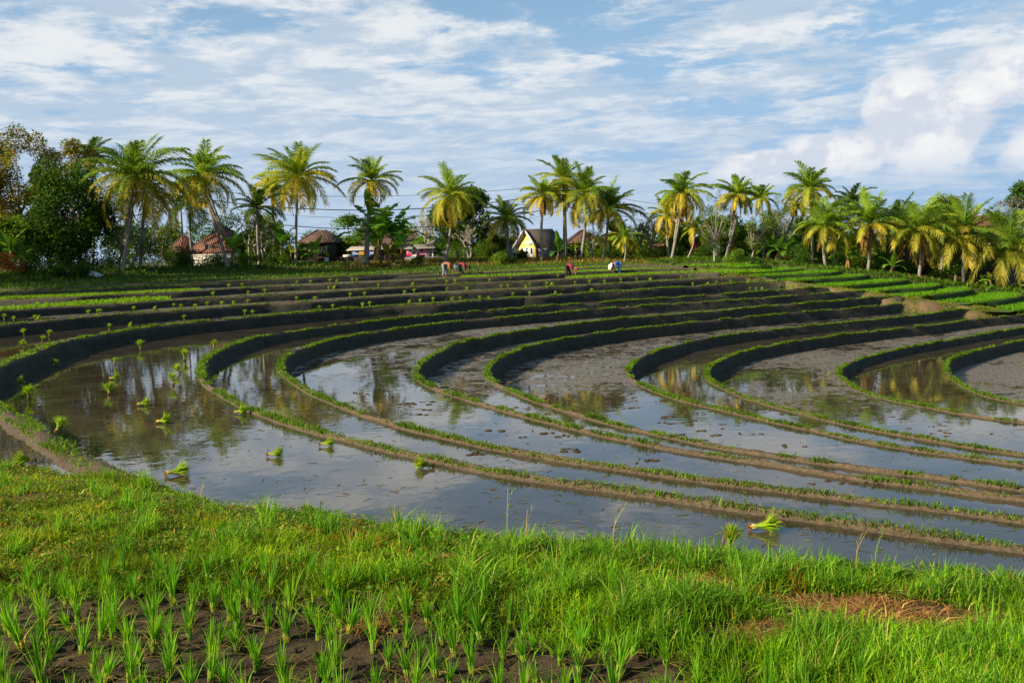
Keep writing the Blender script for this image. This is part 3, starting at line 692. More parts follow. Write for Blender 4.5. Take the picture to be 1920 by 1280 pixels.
palm("stout palm with huge drooping olive fronds beside the massive dark leafy tree", (252, 336), (229, 509), 71, 92, yellow=0.5, n=30, low=-52, mid=[(246, 400), (233, 460)], dark=0.22, seed=11, trunk_r=0.13)
palm("palm with a dark slender trunk directly behind the stout drooping palm", (272, 362), (262, 500), 74, 62, yellow=0.45, n=16, low=-50, dark=0.45, seed=12)
palm("narrow palm top poking out above the dark leafy tree on the left", (170, 300), (172, 490), 84, 46, yellow=0.1, n=14, low=5, dark=0.65, seed=13, hide_base=True)
palm("bright palm with a curved trunk rising over the red tiled house", (380, 333), (428, 492), 79, 66, yellow=0.42, n=26, low=-45, mid=[(388, 372), (401, 402), (420, 440)], seed=14)
palm("dark low palm behind the curved trunk left of the red tiled house", (357, 383), (362, 480), 92, 56, yellow=0.1, n=20, low=-30, dark=0.75, seed=15, hide_base=True)
palm("tall full palm with hanging dry fronds between the two dark roofs", (559, 335), (555, 497), 86, 74, yellow=0.55, n=28, low=-48, dead=4, seed=16)
palm("half hidden palm just left behind the tall full palm", (508, 358), (513, 490), 92, 40, yellow=0.5, n=16, low=-30, seed=17, hide_base=True)
palm("dusky palm with long arching leaves above the banana clump left of the full palm", (482, 392), (486, 490), 84, 44, yellow=0.05, n=12, low=-20, dark=0.8, seed=18, hide_base=True)
palm("small ragged palm with a fern clad trunk before the poster stall", (697, 341), (686, 496), 88, 53, yellow=0.6, n=19, low=-40, dead=3, seed=19, trunk_r=0.2)
palm("palm with golden lower fronds in front of the round dark tree", (846, 368), (834, 488), 88.5, 58, yellow=0.75, n=22, low=-48, dead=2, seed=20, mid=[(846, 420)])
palm("short green palm left of the yellow house", (951, 413), (952, 490), 92, 48, yellow=0.22, n=22, low=-30, dark=0.25, seed=21)
palm("palm with a brown skirt of dead fronds in front of the grey roof", (1020, 368), (1017, 489), 91, 43, yellow=0.55, n=18, low=-40, dead=9, nuts=3, seed=22)
palm("tallest palm of the middle cluster, pale straight trunk", (1056, 337), (1057, 483), 93, 46, yellow=0.7, n=20, low=-62, nuts=2, seed=23)
palm("middle cluster palm bearing orange coconuts", (1098, 366), (1089, 486), 91, 60, yellow=0.45, n=28, low=-58, nuts=7, seed=24)
palm("rightmost green palm of the middle cluster", (1142, 394), (1131, 481), 92, 52, yellow=0.35, n=24, low=-42, dark=0.15, seed=25)
palm("tiny yellow palm hanging low behind the middle cluster", (1150, 438), (1146, 480), 95, 28, yellow=0.9, n=9, low=-60, seed=26, trunk_r=0.09, hide_base=True)
palm("young yellowish palm on a thin white stem right of the middle cluster", (1170, 447), (1170, 493), 89, 30, yellow=0.55, n=12, low=-40, seed=27, trunk_r=0.06, tm=M_PALE)
palm("palm with a long purple brown skirt of dead leaves, where the green terraces start", (1277, 366), (1259, 487), 88, 50, yellow=0.6, n=24, low=-42, dead=14, seed=28, mid=[(1274, 410), (1265, 450)])
palm("lower yellow palm left behind the skirted palm", (1250, 405), (1254, 480), 91, 44, yellow=0.75, n=18, low=-55, seed=29, hide_base=True)
palm("small leaning yellow palm before the red wall", (1303, 432), (1288, 488), 88, 28, yellow=0.9, n=9, low=-50, seed=30, trunk_r=0.08)
palm("slender palm with a brown skirt and leaning pale trunk", (1383, 368), (1359, 487), 84, 42, yellow=0.45, n=20, low=-32, dead=8, nuts=2, seed=31, mid=[(1382, 405), (1368, 445)])
palm("green palm top hidden behind the feathery trees", (1426, 373), (1432, 480), 92, 34, yellow=0.3, n=16, low=-30, seed=32, hide_base=True)
palm("tall yellow green palm above the banana row", (1518, 358), (1524, 490), 82, 50, yellow=0.5, n=24, low=-40, nuts=3, seed=33, hide_base=True)
palm("small palm on a slanting thin trunk", (1492, 390), (1461, 470), 86, 26, yellow=0.75, n=12, low=-40, seed=34, trunk_r=0.09, hide_base=True)
palm("green palm with one white trunk, first of the big right hand group", (1548, 428), (1548, 502), 74, 60, yellow=0.3, n=22, up=0.98, low=-30, nuts=2, dead=1, seed=35)
palm("dark palm top behind the right hand group", (1597, 382), (1600, 480), 92, 42, yellow=0.05, n=18, low=-25, dark=0.7, seed=36, hide_base=True)
palm("golden fronded palm with a rusty skirt", (1630, 422), (1627, 512), 73, 64, yellow=0.55, n=19, up=0.98, low=-30, dead=9, seed=37)
palm("green palm with pale coconuts and a long rusty skirt", (1722, 434), (1723, 523), 72.5, 72, yellow=0.2, n=20, up=0.98, low=-30, dead=10, nuts=5, seed=38)
palm("palm with a dead frond sagging on its left side", (1808, 440), (1806, 536), 72.5, 76, yellow=0.2, n=20, up=0.98, low=-30, dead=8, nuts=3, seed=39)
palm("largest green palm at the right edge with a white trunk base", (1893, 468), (1887, 541), 72, 86, yellow=0.18, n=21, up=0.98, low=-30, dead=6, nuts=2, seed=40)
palm("dark palm between the rusty skirted palms, farther back", (1680, 420), (1676, 500), 84, 48, yellow=0.1, n=20, low=-30, dark=0.6, seed=41, hide_base=True)
palm("deep green palm behind the palm with the sagging frond", (1768, 425), (1764, 510), 83, 50, yellow=0.1, n=20, low=-35, dark=0.5, seed=42, hide_base=True)

# ------------------------------------------------------------------ broadleaf trees, shrubs, bananas
def crown_cloud(acc, centres, radii, n, size, cols, wts=None, shell=0.55, aspect=0.5):
    centres = np.array(centres, float); radii = np.array(radii, float)
    vol = radii.prod(1) ** 0.8; k = rng.choice(len(centres), n, p=vol / vol.sum())
    d = rng.normal(size=(n, 3)); d /= np.linalg.norm(d, axis=1)[:, None]
    r = shell + (1 - shell) * rng.random(n) ** 0.6; r[rng.random(n) < 0.2] *= 0.6
    P = centres[k] + d * r[:, None] * radii[k]
    cm = (rng.random(len(centres)) * 0.6 + 0.7)[k]
    leaves(acc, P, size * (0.7 + 0.6 * rng.random(n)), tints(n, cols, wts) * cm[:, None], aspect=aspect)

def tree(name, label, base, D, box_, n=5000, size=0.22, cols=((0.05, 0.085, 0.02),), wts=None, blobs=16, blob_r=0.28, limbs=7, bark=None, group=None, cat="tree", tr=0.18, shell=0.5, aspect=0.5, seed=1, depth=1.0, fullness=1.0):
    "box_: crown x0,y0,x1,y1 in the photo"
    global rng
    rng = np.random.default_rng(seed); D = ddx(base, D)
    x0, y0, x1, y1 = box_
    B = foot(base, D)
    c = at((x0 + x1) / 2, (y0 + y1) / 2, D); rx = (x1 - x0) / 2 / ppm(D); rz = (y1 - y0) / 2 / ppm(D); ry = rx * 0.8 * depth
    root = empty(name, B); tag(root, label, cat, group)
    fixm = Matrix.Translation(-Vector(B))
    cen = []; rad = []
    for i in range(blobs):
        d = rng.normal(size=3); d /= np.linalg.norm(d); rr = (0.35 + 0.45 * rng.random() ** 0.5)
        br = blob_r * (0.6 + 0.8 * rng.random())
        cc = c + d * rr * np.array([rx, ry, rz]) * fullness; cen.append(cc); rad.append([rx * br, rx * br, max(rz, rx * 0.6) * br * 0.85])
    a = Acc(); top = np.array([c[0], c[1], c[2] - rz * 0.35])
    if top[2] < B[2] + 0.3: top[2] = B[2] + 0.3
    tube(a, catmull(np.array([B - [0, 0, 0.1], B * 0.5 + top * 0.5 + [rng.normal(0, 0.15), 0, 0], top]), 5), np.linspace(tr, tr * 0.6, 11), 7)
    for i in range(limbs):
        e = cen[i % len(cen)]; s_ = B + (top - B) * (0.45 + 0.5 * rng.random())
        tube(a, catmull(np.array([s_, s_ * 0.45 + e * 0.55 + rng.normal(0, 0.12, 3), e]), 4), np.linspace(tr * 0.45, tr * 0.1, 9), 5)
    o = a.build("trunk", bark or M_DARKBARK, root); o.matrix_parent_inverse = fixm
    a = Acc(); crown_cloud(a, cen, rad, n, size, cols, wts, shell, aspect)
    o = a.build("crown", M_LEAF, root); o.matrix_parent_inverse = fixm
    return root
DK = ((0.024, 0.058, 0.014), (0.038, 0.082, 0.017), (0.055, 0.11, 0.02)); MG = ((0.055, 0.115, 0.018), (0.085, 0.155, 0.024), (0.12, 0.18, 0.03))
LGX = ((0.09, 0.16, 0.02), (0.13, 0.20, 0.03), (0.06, 0.11, 0.02)); WARM = ((0.15, 0.17, 0.03), (0.22, 0.17, 0.05), (0.14, 0.075, 0.045), (0.09, 0.13, 0.025))
BGG = "trees standing behind the palms"
tree("broadleaf_tree", "tall airy tree with reddish and yellow leaves at the left edge", 40, 74, (-60, 216, 130, 470), 24000, 0.19, WARM, blobs=52, blob_r=0.20, limbs=22, bark=M_PALE, tr=0.14, seed=51, fullness=1.05)
tree("broadleaf_tree", "tall airy reddish tree behind the dark leafy tree", 150, 80, (90, 250, 195, 380), 4500, 0.2, WARM, blobs=24, blob_r=0.24, limbs=12, bark=M_PALE, seed=52, fullness=1.0)
tree("broadleaf_tree", "massive dark leafy tree left of the drooping palm", 120, 71, (45, 285, 212, 520), 20000, 0.24, DK, blobs=44, blob_r=0.30, limbs=10, tr=0.25, seed=53, shell=0.6)
tree("broadleaf_tree", "bright green tree low at the left edge behind the bananas", 20, 70, (-40, 385, 60, 505), 7000, 0.22, MG, blobs=18, blob_r=0.34, seed=54)
tree("broadleaf_tree", "round dark green tree behind the golden palm", 862, 103, (797, 343, 928, 478), 17000, 0.32, DK, blobs=36, blob_r=0.31, limbs=12, seed=55, tr=0.22, fullness=1.05)
tree("broadleaf_tree", "low green tree behind the poster stall", 650, 112, (615, 400, 720, 470), 3500, 0.3, MG[:2], blobs=14, blob_r=0.35, seed=56, group=BGG)
FE = ((0.08, 0.12, 0.025), (0.11, 0.16, 0.03), (0.06, 0.09, 0.03))
tree("feathery_tree", "wispy light green tree just right of the skirted palm", 1340, 84, (1298, 352, 1382, 480), 3800, 0.13, FE, blobs=36, blob_r=0.17, limbs=26, bark=M_PALE, tr=0.09, seed=57, aspect=0.35, fullness=1.1)
tree("feathery_tree", "thin upright tree with bare twigs between the two slender palms", 1405, 82, (1385, 385, 1450, 480), 3000, 0.15, FE, blobs=26, blob_r=0.22, limbs=18, bark=M_PALE, tr=0.09, seed=58, aspect=0.4)
tree("feathery_tree", "pale stemmed wispy tree left of the slanting trunk", 1457, 80, (1430, 352, 1512, 470), 2600, 0.13, ((0.10, 0.13, 0.04), (0.07, 0.10, 0.03)), blobs=34, blob_r=0.17, limbs=26, bark=M_PALE, tr=0.10, seed=59, aspect=0.35, fullness=1.1)
tree("broadleaf_tree", "round light green tree top between two palms on the right", 1775, 96, (1735, 362, 1812, 450), 5000, 0.26, ((0.09, 0.14, 0.02), (0.13, 0.17, 0.03)), blobs=20, blob_r=0.3, seed=60, group=BGG)
tree("broadleaf_tree", "dark green tree crown on the rise at the right edge", 1912, 112, (1880, 335, 1965, 420), 5000, 0.3, DK, blobs=16, blob_r=0.32, seed=61, group=BGG)
tree("bare_tree", "grey brown twiggy tree below the dark crown at the right edge", 1888, 100, (1850, 358, 1935, 450), 3000, 0.12, ((0.14, 0.12, 0.09), (0.18, 0.15, 0.11), (0.08, 0.08, 0.05)), blobs=40, blob_r=0.16, limbs=34, bark=M_PALE, tr=0.12, seed=62)
for i, (x0, x1, y0, D, cs, lb) in enumerate([
    (425, 500, 432, 94, LGX, "sunlit leafy tree behind the first frangipani"), (500, 580, 430, 98, MG, "leafy tree between the half hidden palm and the full palm"), (590, 655, 440, 109, MG, "rounded green tree above the small banana plant"), (640, 720, 430, 113, DK, "dark green tree right behind the ragged palm"), (730, 800, 420, 113, MG, "green tree behind the tall banana plants"), (1090, 1150, 440, 99, LGX, "sunlit bushy tree between the cluster trunks"), (1150, 1235, 446, 99, MG, "low leafy tree behind the young yellowish palm"), (1235, 1300, 425, 96, MG, "leafy tree beside the lower yellow palm"), (1020, 1080, 452, 104, DK, "low dark tree behind the grey side wall"),
    (1290, 1370, 400, 95, LGX, "sunlit leafy tree right behind the red panel wall"), (1350, 1430, 395, 93, MG, "mid green tree behind the brown skirted slender palm"), (1420, 1500, 385, 96, MG, "leafy tree behind the pale stemmed wispy tree"), (1470, 1550, 395, 88, LGX, "bright leafy tree above the banana row"), (1580, 1660, 405, 86, LGX, "sunlit tree right behind the golden palm"), (1740, 1830, 400, 87, MG, "green bushy tree between the two big skirted palms"), (1200, 1270, 415, 103, MG, "rounded tree left behind the skirted palm"),
    (-40, 70, 395, 76, MG, "bright bushy tree at the left edge below the airy tree"), (0, 110, 420, 80, DK, "shaded bushy tree left behind the massive dark tree"), (440, 520, 420, 100, DK, "dark tree behind the frangipani bushes"), (600, 680, 432, 108, MG, "small green tree behind the open stall"), (1130, 1190, 425, 108, MG, "green tree between the cables and the young palm"), (880, 930, 440, 108, DK, "dark tree filling the gap beside the round tree"), (1500, 1600, 385, 96, MG, "tall green tree behind the first big right palm"), (1640, 1740, 380, 97, MG, "tall bushy tree behind the long rusty skirt"), (1810, 1900, 385, 98, MG, "green tree beside the red roof at the right"),
    (-70, 50, 400, 80, DK, "dark leafy mass at the left edge behind the airy tree"), (555, 640, 425, 112, MG, "green tree above the low dark roof"), (930, 1000, 440, 112, MG, "low dark green tree behind the yellow house"), (770, 850, 430, 106, MG, "green tree behind the crimson banner hut"),
    (40, 190, 395, 86, DK, "dark undergrowth tree below the massive dark tree"), (180, 300, 400, 92, DK, "dark bushy tree behind the twin palm trunks"), (285, 350, 412, 98, MG, "green bushy tree left of the small red roof"),
    (330, 460, 395, 104, DK, "dark tree mass behind the red tiled house"), (455, 545, 405, 96, MG, "leafy tree behind the frangipani bushes"),
    (905, 955, 425, 104, MG, "low green tree right of the round dark tree"),
    (1108, 1170, 432, 104, MG, "bushy green tree behind the middle palm cluster"), (1165, 1250, 432, 106, MG, "low spreading tree behind the bare frangipanis"),
    (1225, 1320, 405, 100, MG, "olive tree behind the skirted palm"), (1310, 1420, 400, 97, DK, "deep green tree behind the wispy trees"), (1390, 1480, 398, 94, DK, "dark tree behind the thin upright tree"),
    (1465, 1560, 400, 92, DK, "dark tree behind the banana row"), (1540, 1640, 408, 90, MG, "green tree filling the gap before the golden palm"), (1620, 1720, 400, 91, DK, "shaded tree between the skirted palms"),
    (1700, 1790, 395, 90, DK, "dark tree behind the long rusty skirt"), (1775, 1860, 415, 90, DK, "shaded tree below the red roof on the right"), (1850, 1960, 425, 88, MG, "green tree behind the largest right palm")]):
    tree("broadleaf_tree", lb, (x0 + x1) / 2, D, (x0, y0, x1, 500 if x0 < 1400 else 515), 4200, 0.26, cs, blobs=20, blob_r=0.33, limbs=5, seed=70 + i, group=BGG, tr=0.14)

def bush(label, cx, D, wpx, hpx, cols, seed, size=0.14, n=1800, name="bush", cat="bush", grp="bushes along the far bank"):
    global rng
    rng = np.random.default_rng(seed); D = ddx(cx, D)
    B = foot(cx, D); rx = wpx / 2 / ppm(D); rz = hpx / 2 / ppm(D)
    a = Acc(); cen = []; rad = []
    for i in range(9):
        d = rng.normal(size=3); d /= np.linalg.norm(d)
        cen.append(B + np.array([0, 0, rz]) + d * np.array([rx, min(rx, 1.2), rz]) * 0.62); q = 0.36 + 0.3 * rng.random(); rad.append([rx * q, min(rx, 1.2) * q, rz * q * 1.2])
    crown_cloud(a, cen, rad, n, size, cols, None, 0.5)
    o = a.build(name, M_LEAF, None, tuple(B)); tag(o, label, cat, grp); return o
LG = ((0.09, 0.16, 0.02), (0.13, 0.20, 0.03), (0.06, 0.11, 0.02)); RED = ((0.22, 0.05, 0.03), (0.30, 0.12, 0.05), (0.05, 0.08, 0.02)); YEL = ((0.42, 0.30, 0.03), (0.30, 0.24, 0.03), (0.10, 0.14, 0.02))
for i, (x_, y_, h_, lb) in enumerate([(-41, 50, 12.5, "tall dark tree left of the frame, beside the far terraces"), (-47, 57, 13, "broad tree left of the frame behind the first one"), (-38.5, 57, 11, "bushy tree just left of the frame by the field corner"), (-37, 63, 11, "dense tree just left of the frame next to the airy tree")]):
    px_ = 960 + FPX * x_ / y_; rr = 4.2 * ppm(y_)
    tree("broadleaf_tree", lb, px_, y_, (px_ - rr, 495 - h_ * ppm(y_), px_ + rr, 480), 6000, 0.3, DK, blobs=24, blob_r=0.34, limbs=6, seed=640 + i, group="trees beyond the left edge of the picture")
bush("bright green leafy bush in the sun left of the yellow house", 946, 90, 46, 25, LG, 101)
bush("dark hedge bush in front of the grey roofed building", 912, 98, 50, 38, MG, 102)
bush("dark rounded bush under the yellow gable", 980, 94, 26, 18, DK, 103)
bush("golden croton bush right of the red poster", 803, 107, 50, 84, YEL, 104, n=1500)
bush("dark green bush right of the golden croton", 836, 104, 40, 46, DK, 105)
bush("low green bush on the bank beside the bananas", 781, 90, 30, 12, LG, 106, n=800)
bush("feathery bright green shrub by the bank below the short palm", 937, 88, 34, 24, LG, 107, n=1200)
bush("dark bush between the dirt bank and the frangipanis", 1210, 91, 70, 26, MG, 108)
bush("pink flowering bush right of the middle cluster", 1190, 95, 22, 18, ((0.35, 0.08, 0.14), (0.06, 0.10, 0.02)), 109, n=700)
bush("dark green hedge below the red wall", 1268, 92, 60, 24, DK, 110)
bush("round dark bush at the foot of the wispy tree", 1330, 87, 56, 32, DK, 111)
bush("dark bush left of the slender palm's foot", 1378, 83, 46, 28, MG, 112)
bush("deep green bush left of the banana row", 1415, 81, 44, 34, DK, 113)
for i, (x, D, ww, hh, cs, lb) in enumerate([
    (120, 76, 120, 74, DK, "dense dark bush filling the gap right behind the massive tree"), (260, 84, 90, 60, DK, "dense bush behind the frangipani pair"), (330, 90, 70, 50, MG, "bush between the small red roof and the dark palm"), (500, 92, 90, 60, MG, "bush under the white branched frangipanis"), (870, 100, 80, 36, MG, "bush below the round dark tree"), (1150, 98, 70, 36, MG, "bush behind the young yellowish palm"),
    (75, 67, 120, 26, DK, "dark weeds at the foot of the massive tree"), (20, 66, 70, 46, RED, "reddish bush at the left edge"), (105, 66.5, 40, 16, LG, "sunlit weeds below the massive tree"), (150, 67, 50, 30, DK, "dark bush beside the rubble heap"),
    (200, 71, 50, 42, DK, "dark bush left of the stout palm's foot"), (290, 74, 90, 56, MG, "palmlike shadowy bush right of the stout palm"), (345, 77, 50, 40, DK, "bush below the small red roof"), (395, 80, 80, 24, DK, "shaded grass clump in front of the red tiled house"),
    (470, 82, 60, 22, MG, "shaded weeds left of the full palm"), (520, 85, 50, 26, LG, "sunny shrub left of the full palm's foot"),
    (1430, 76, 50, 26, DK, "dark undergrowth behind the first banana plant"), (1510, 78, 60, 40, DK, "dark undergrowth behind the banana row"), (1585, 77, 60, 36, DK, "dark undergrowth behind the big leaved banana"), (1655, 77, 56, 40, DK, "dark undergrowth left of the long skirt"),
    (1700, 76, 50, 40, DK, "undergrowth behind the rusty skirted palm"), (1765, 75.5, 46, 28, MG, "leafy plants by the ivy covered trunk"), (1840, 79, 70, 44, DK, "dark undergrowth by the dark pool wall"), (1905, 76, 60, 46, MG, "green weeds behind the largest palm"), (1640, 75, 34, 20, LG, "bright weeds right of the golden palm")]):
    bush(lb, x, D, ww, hh, cs, 120 + i)

def bare_tree(label, base, D, top, wpx, cols=MG, nleaf=260, seed=1, name="frangipani_tree", sparse=True):
    "pale forking branches with leaf rosettes at their tips"
    global rng
    rng = np.random.default_rng(seed)
    B = foot(base, D); H = at(base, top, D)[2] - B[2]; Wm = wpx / 2 / ppm(D)
    root = empty(name, B); tag(root, label, "tree"); fixm = Matrix.Translation(-Vector(B))
    a = Acc(); tips = []
    def grow(p, d, L, r, k):
        e = p + d * L; m_ = (p + e) / 2 + rng.normal(0, L * 0.08, 3)
        tube(a, catmull(np.array([p, m_, e]), 3), np.linspace(r, r * 0.72, 7), 5)
        if k == 0: tips.append(e); return
        for _ in range(2 + (rng.random() < 0.5)):
            d2 = d + rng.normal(0, 0.62, 3) * np.array([1, 1, 0.45]); d2[2] = abs(d2[2]) * 0.8 + 0.28; d2 /= np.linalg.norm(d2)
            d2[0] *= min(1.0, 2.2 * Wm / H); grow(e, d2, L * 0.74, r * 0.7, k - 1)
    for q in range(2): grow(B - [0, 0, 0.05], np.array([rng.normal(0, 0.25), rng.normal(0, 0.2), 0.95]), H * 0.33, 0.11, 4)
    o = a.build("trunk", M_PALE, root); o.matrix_parent_inverse = fixm
    a = Acc(); tips = np.array(tips); k = rng.integers(0, len(tips), nleaf)
    leaves(a, tips[k] + rng.normal(0, 0.14, (nleaf, 3)), 0.22, tints(nleaf, cols), aspect=0.35)
    o = a.build("crown", M_LEAF, root); o.matrix_parent_inverse = fixm
bare_tree("pale branched frangipani left behind the stout palm's trunk", 222, 76, 400, 50, seed=201)
bare_tree("pale forked frangipani right behind the stout palm's trunk", 246, 76, 408, 50, seed=202, nleaf=400)
bare_tree("frangipani between the palm trunks and the small red roof", 310, 82, 415, 60, seed=203, nleaf=500)
bare_tree("leafy frangipani with white branches right of the red tiled house", 468, 88, 385, 90, LG, 1500, seed=204)
bare_tree("second frangipani with white branches beside the brown banana stem", 497, 90, 400, 60, LG, 900, seed=205)
bare_tree("bare twiggy tree between the round dark tree and the short palm", 880, 98, 415, 70, nleaf=60, seed=206)
bare_tree("bare twiggy tree above the golden croton", 800, 102, 400, 70, nleaf=50, seed=207)
bare_tree("white branched frangipani behind the middle palm cluster", 1112, 93, 432, 50, YEL, 400, seed=208)
bare_tree("white branched frangipani right of the young yellowish palm", 1205, 96, 405, 60, nleaf=300, seed=209)
bare_tree("white branched frangipani left of the lower yellow palm", 1228, 94, 412, 50, nleaf=260, seed=210)

def banana_leaf(acc, P0, azm, el, L, W, droop, col, torn=0.3):
    t = np.linspace(0, 1, 13); e = el - droop * t ** 1.4; seg = L / 12
    hx = np.concatenate([[0], np.cumsum(np.cos((e[1:] + e[:-1]) / 2) * seg)]); hz = np.concatenate([[0], np.cumsum(np.sin((e[1:] + e[:-1]) / 2) * seg)])
    d = np.array([math.cos(azm), math.sin(azm), 0]); s_ = np.array([-math.sin(azm), math.cos(azm), 0])
    R = P0 + d * hx[:, None] + np.array([0, 0, 1.0]) * hz[:, None]
    tube(acc, R, np.linspace(0.035, 0.008, 13), 4, np.array(col) * 1.5 + 0.02, cap=False)
    wt = np.interp(t, [0, 0.12, 0.3, 0.6, 0.85, 1], [0.02, 0.25, 0.85, 1.0, 0.7, 0.05]) * W / 2
    N = -d[None] * np.sin(e)[:, None] + np.array([0, 0, 1.0]) * np.cos(e)[:, None]
    for sg in (1, -1):
        for i in range(12):
            hang = rng.random() * torn; g1, g2 = (0.03, 0.97) if rng.random() < torn else (0, 1)
            a, b = R[i] * (1 - g1) + R[i + 1] * g1, R[i] * (1 - g2) + R[i + 1] * g2
            def edge(p, w_, n_): return p + s_ * sg * w_ * math.cos(hang) + n_ * w_ * 0.22 * (1 - hang) - np.array([0, 0, 1.0]) * w_ * math.sin(hang)
            V = [a, b, edge(b, wt[i + 1], N[i + 1]), edge(a, wt[i], N[i])]
            acc.add(V, [np.array([[0, 1, 2, 3]])], np.array(col) * (1 + rng.normal(0, 0.1)))
BG = (0.075, 0.17, 0.025); BG2 = (0.045, 0.11, 0.02); BY = (0.22, 0.26, 0.03)
def banana(label, base, D, hpx, rpx, n=8, col=BG, seed=1, stem=0.09, dry=2, upright=0, grp="banana plants at the foot of the palms"):
    global rng
    rng = np.random.default_rng(seed); D = ddx(base, D)
    B = foot(base, D); H = hpx / ppm(D); L = rpx / ppm(D) * 1.25; sh = H * 0.52
    root = empty("banana_plant", B); tag(root, label, "banana plant", grp); fixm = Matrix.Translation(-Vector(B))
    a = Acc(); top = B + np.array([rng.normal(0, 0.05), 0, sh])
    tube(a, [B - [0, 0, 0.05], B * 0.5 + top * 0.5, top], [stem * 1.3, stem, stem * 0.6], 7); o = a.build("stem", M_BANSTEM, root, smooth=True); o.matrix_parent_inverse = fixm
    a = Acc(); g0 = rng.random() * 6.28
    for i in range(n):
        f = (i + 0.5) / n; banana_leaf(a, top - np.array([0, 0, 0.1 * f]), g0 + i * 2.4 + rng.normal(0, 0.2), R_(80 - 62 * f), L * (0.8 + 0.3 * rng.random()), L * 0.34, R_(35 + 60 * f), np.array(col) * (0.8 + 0.5 * rng.random()), 0.45)
    for i in range(upright): banana_leaf(a, top, g0 + i, R_(86), L * 1.25, L * 0.42, R_(8), np.array(BG) * 1.5, 0.05)
    o = a.build("leaves", M_LEAF, root); o.matrix_parent_inverse = fixm
    if dry:
        a = Acc()
        for i in range(dry): banana_leaf(a, top - np.array([0, 0, 0.12]), rng.random() * 6.28, R_(-62), L * 0.52, L * 0.09, R_(24), np.array((0.22, 0.13, 0.06)), 0.9)
        o = a.build("dead_leaves", M_DRY, root); o.matrix_parent_inverse = fixm
banana("banana plant in front of the red tiled house", 436, 80, 62, 36, seed=301, col=BG)
banana("banana plant with shaded leaves at the left edge", 22, 68, 90, 48, seed=302, col=BG2)
banana("low banana plant at the left edge by the reddish bush", 48, 67, 60, 36, seed=303, col=BG2)
banana("small banana plant right of the full palm", 594, 86, 42, 32, seed=304)
banana("banana plant with one yellowed hanging leaf beside the full palm", 545, 86, 44, 22, n=5, seed=305, col=BY)
banana("tall dark banana plant left of the full palm", 530, 88, 78, 40, seed=306, col=BG2, stem=0.14)
banana("tall banana plant with long leaves reaching left over the roof", 714, 88, 100, 72, n=13, seed=307, stem=0.13, dry=5)
banana("tall banana plant in the middle of the clump by the poster stall", 738, 89, 94, 60, n=12, seed=308, col=BG, stem=0.13, dry=5)
banana("banana plant at the right of the clump with upright leaves", 757, 88, 66, 36, n=9, seed=309, upright=1, dry=3)
banana("low banana plant at the front of the clump", 729, 88, 36, 26, n=6, seed=310, col=BY)
banana("banana plant with yellow edged leaves right of the golden palm", 858, 90, 44, 27, n=7, seed=311, col=BY)
banana("banana plant with one upright glowing leaf in front of the yellow house", 1047, 90, 38, 26, n=7, seed=312, upright=1, col=BG2)
banana("thin banana plant with upward stems right of the yellow house", 1080, 92, 44, 18, n=6, seed=313, col=BY, dry=1)
banana("first banana plant of the row on the right", 1443, 77, 46, 30, seed=314, col=BG, dry=4)
banana("second banana plant of the row on the right", 1459, 76, 42, 28, seed=315, col=BG2, dry=4)
banana("third banana plant of the row on the right", 1473, 76, 44, 30, seed=316, col=BG, dry=4)
banana("fourth banana plant of the row on the right", 1490, 76, 48, 30, seed=317, col=BG2, dry=4)
banana("little banana shoot at the right end of the row", 1515, 75, 22, 16, n=5, seed=318, col=BY, dry=0)
banana("big leaved banana plant between two white palm trunks", 1588, 74, 48, 36, n=9, seed=319, col=(0.10, 0.21, 0.03), dry=5)
banana("banana plant with bright yellow green leaves right of the golden palm", 1671, 73, 38, 26, n=7, seed=320, col=(0.16, 0.27, 0.03), dry=2)
banana("shaded banana plant behind the bright one", 1658, 75, 46, 28, seed=321, col=BG2)
banana("young banana plant left of the palm with the sagging frond", 1791, 73, 46, 18, n=6, seed=322, col=BG)
banana("banana seedling with an arched pale leaf before the dark wall", 1857, 71.5, 30, 22, n=5, seed=323, col=BY, dry=0)
banana("tiny banana seedling left of the arched one", 1844, 72, 20, 16, n=4, seed=324, col=BG, dry=2)
banana("yellow banana seedling at the right edge", 1914, 71, 22, 14, n=5, seed=325, col=BY, dry=0)

# ------------------------------------------------------------------ houses, stall, walls
def tile_mat(name, c1, c2):
    m, t, out = mat(name)
    P = t.new('ShaderNodeTexCoord').outputs['Object']
    n = t.noise(P, 1.5, 6, 0.65); f = t.noise(P, 14, 3, 0.6)
    sp = t.new('ShaderNodeSeparateXYZ'); t.l.new(P, sp.inputs[0])
    wv = t.m('ABSOLUTE', t.m('SINE', t.m('MULTIPLY', t.m('ADD', sp.outputs[0], sp.outputs[1]), 13.0)))
    hz_ = t.m('FRACT', t.m('MULTIPLY', sp.outputs[2], 5.0))
    c = t.mix(t.smooth(n, 0.35, 0.65), c1, c2); c = t.mix(t.smooth(f, 0.5, 0.75, 0, 0.6), c, (0.03, 0.03, 0.025))
    principled(t, out, **{'Base Color': c, 'Roughness': 0.85, 'Normal': bump(t, t.m('ADD', wv, t.m('MULTIPLY', hz_, 0.7)), 0.06, 1.0)})
    return m
M_TILE = tile_mat("red_roof_tile", (0.20, 0.075, 0.04), (0.13, 0.05, 0.032)); M_TILED = tile_mat("dark_roof_tile", (0.085, 0.045, 0.035), (0.13, 0.07, 0.05)); M_TILEG = tile_mat("grey_roof_tile", (0.075, 0.06, 0.05), (0.11, 0.09, 0.07))
M_WHITE = simple("white_plaster", (0.62, 0.58, 0.50)); M_GREY = simple("grey_plaster", (0.26, 0.28, 0.33)); M_YELLOW = simple("yellow_plaster", (0.80, 0.66, 0.14), 0.8, 0.18, 1.6)
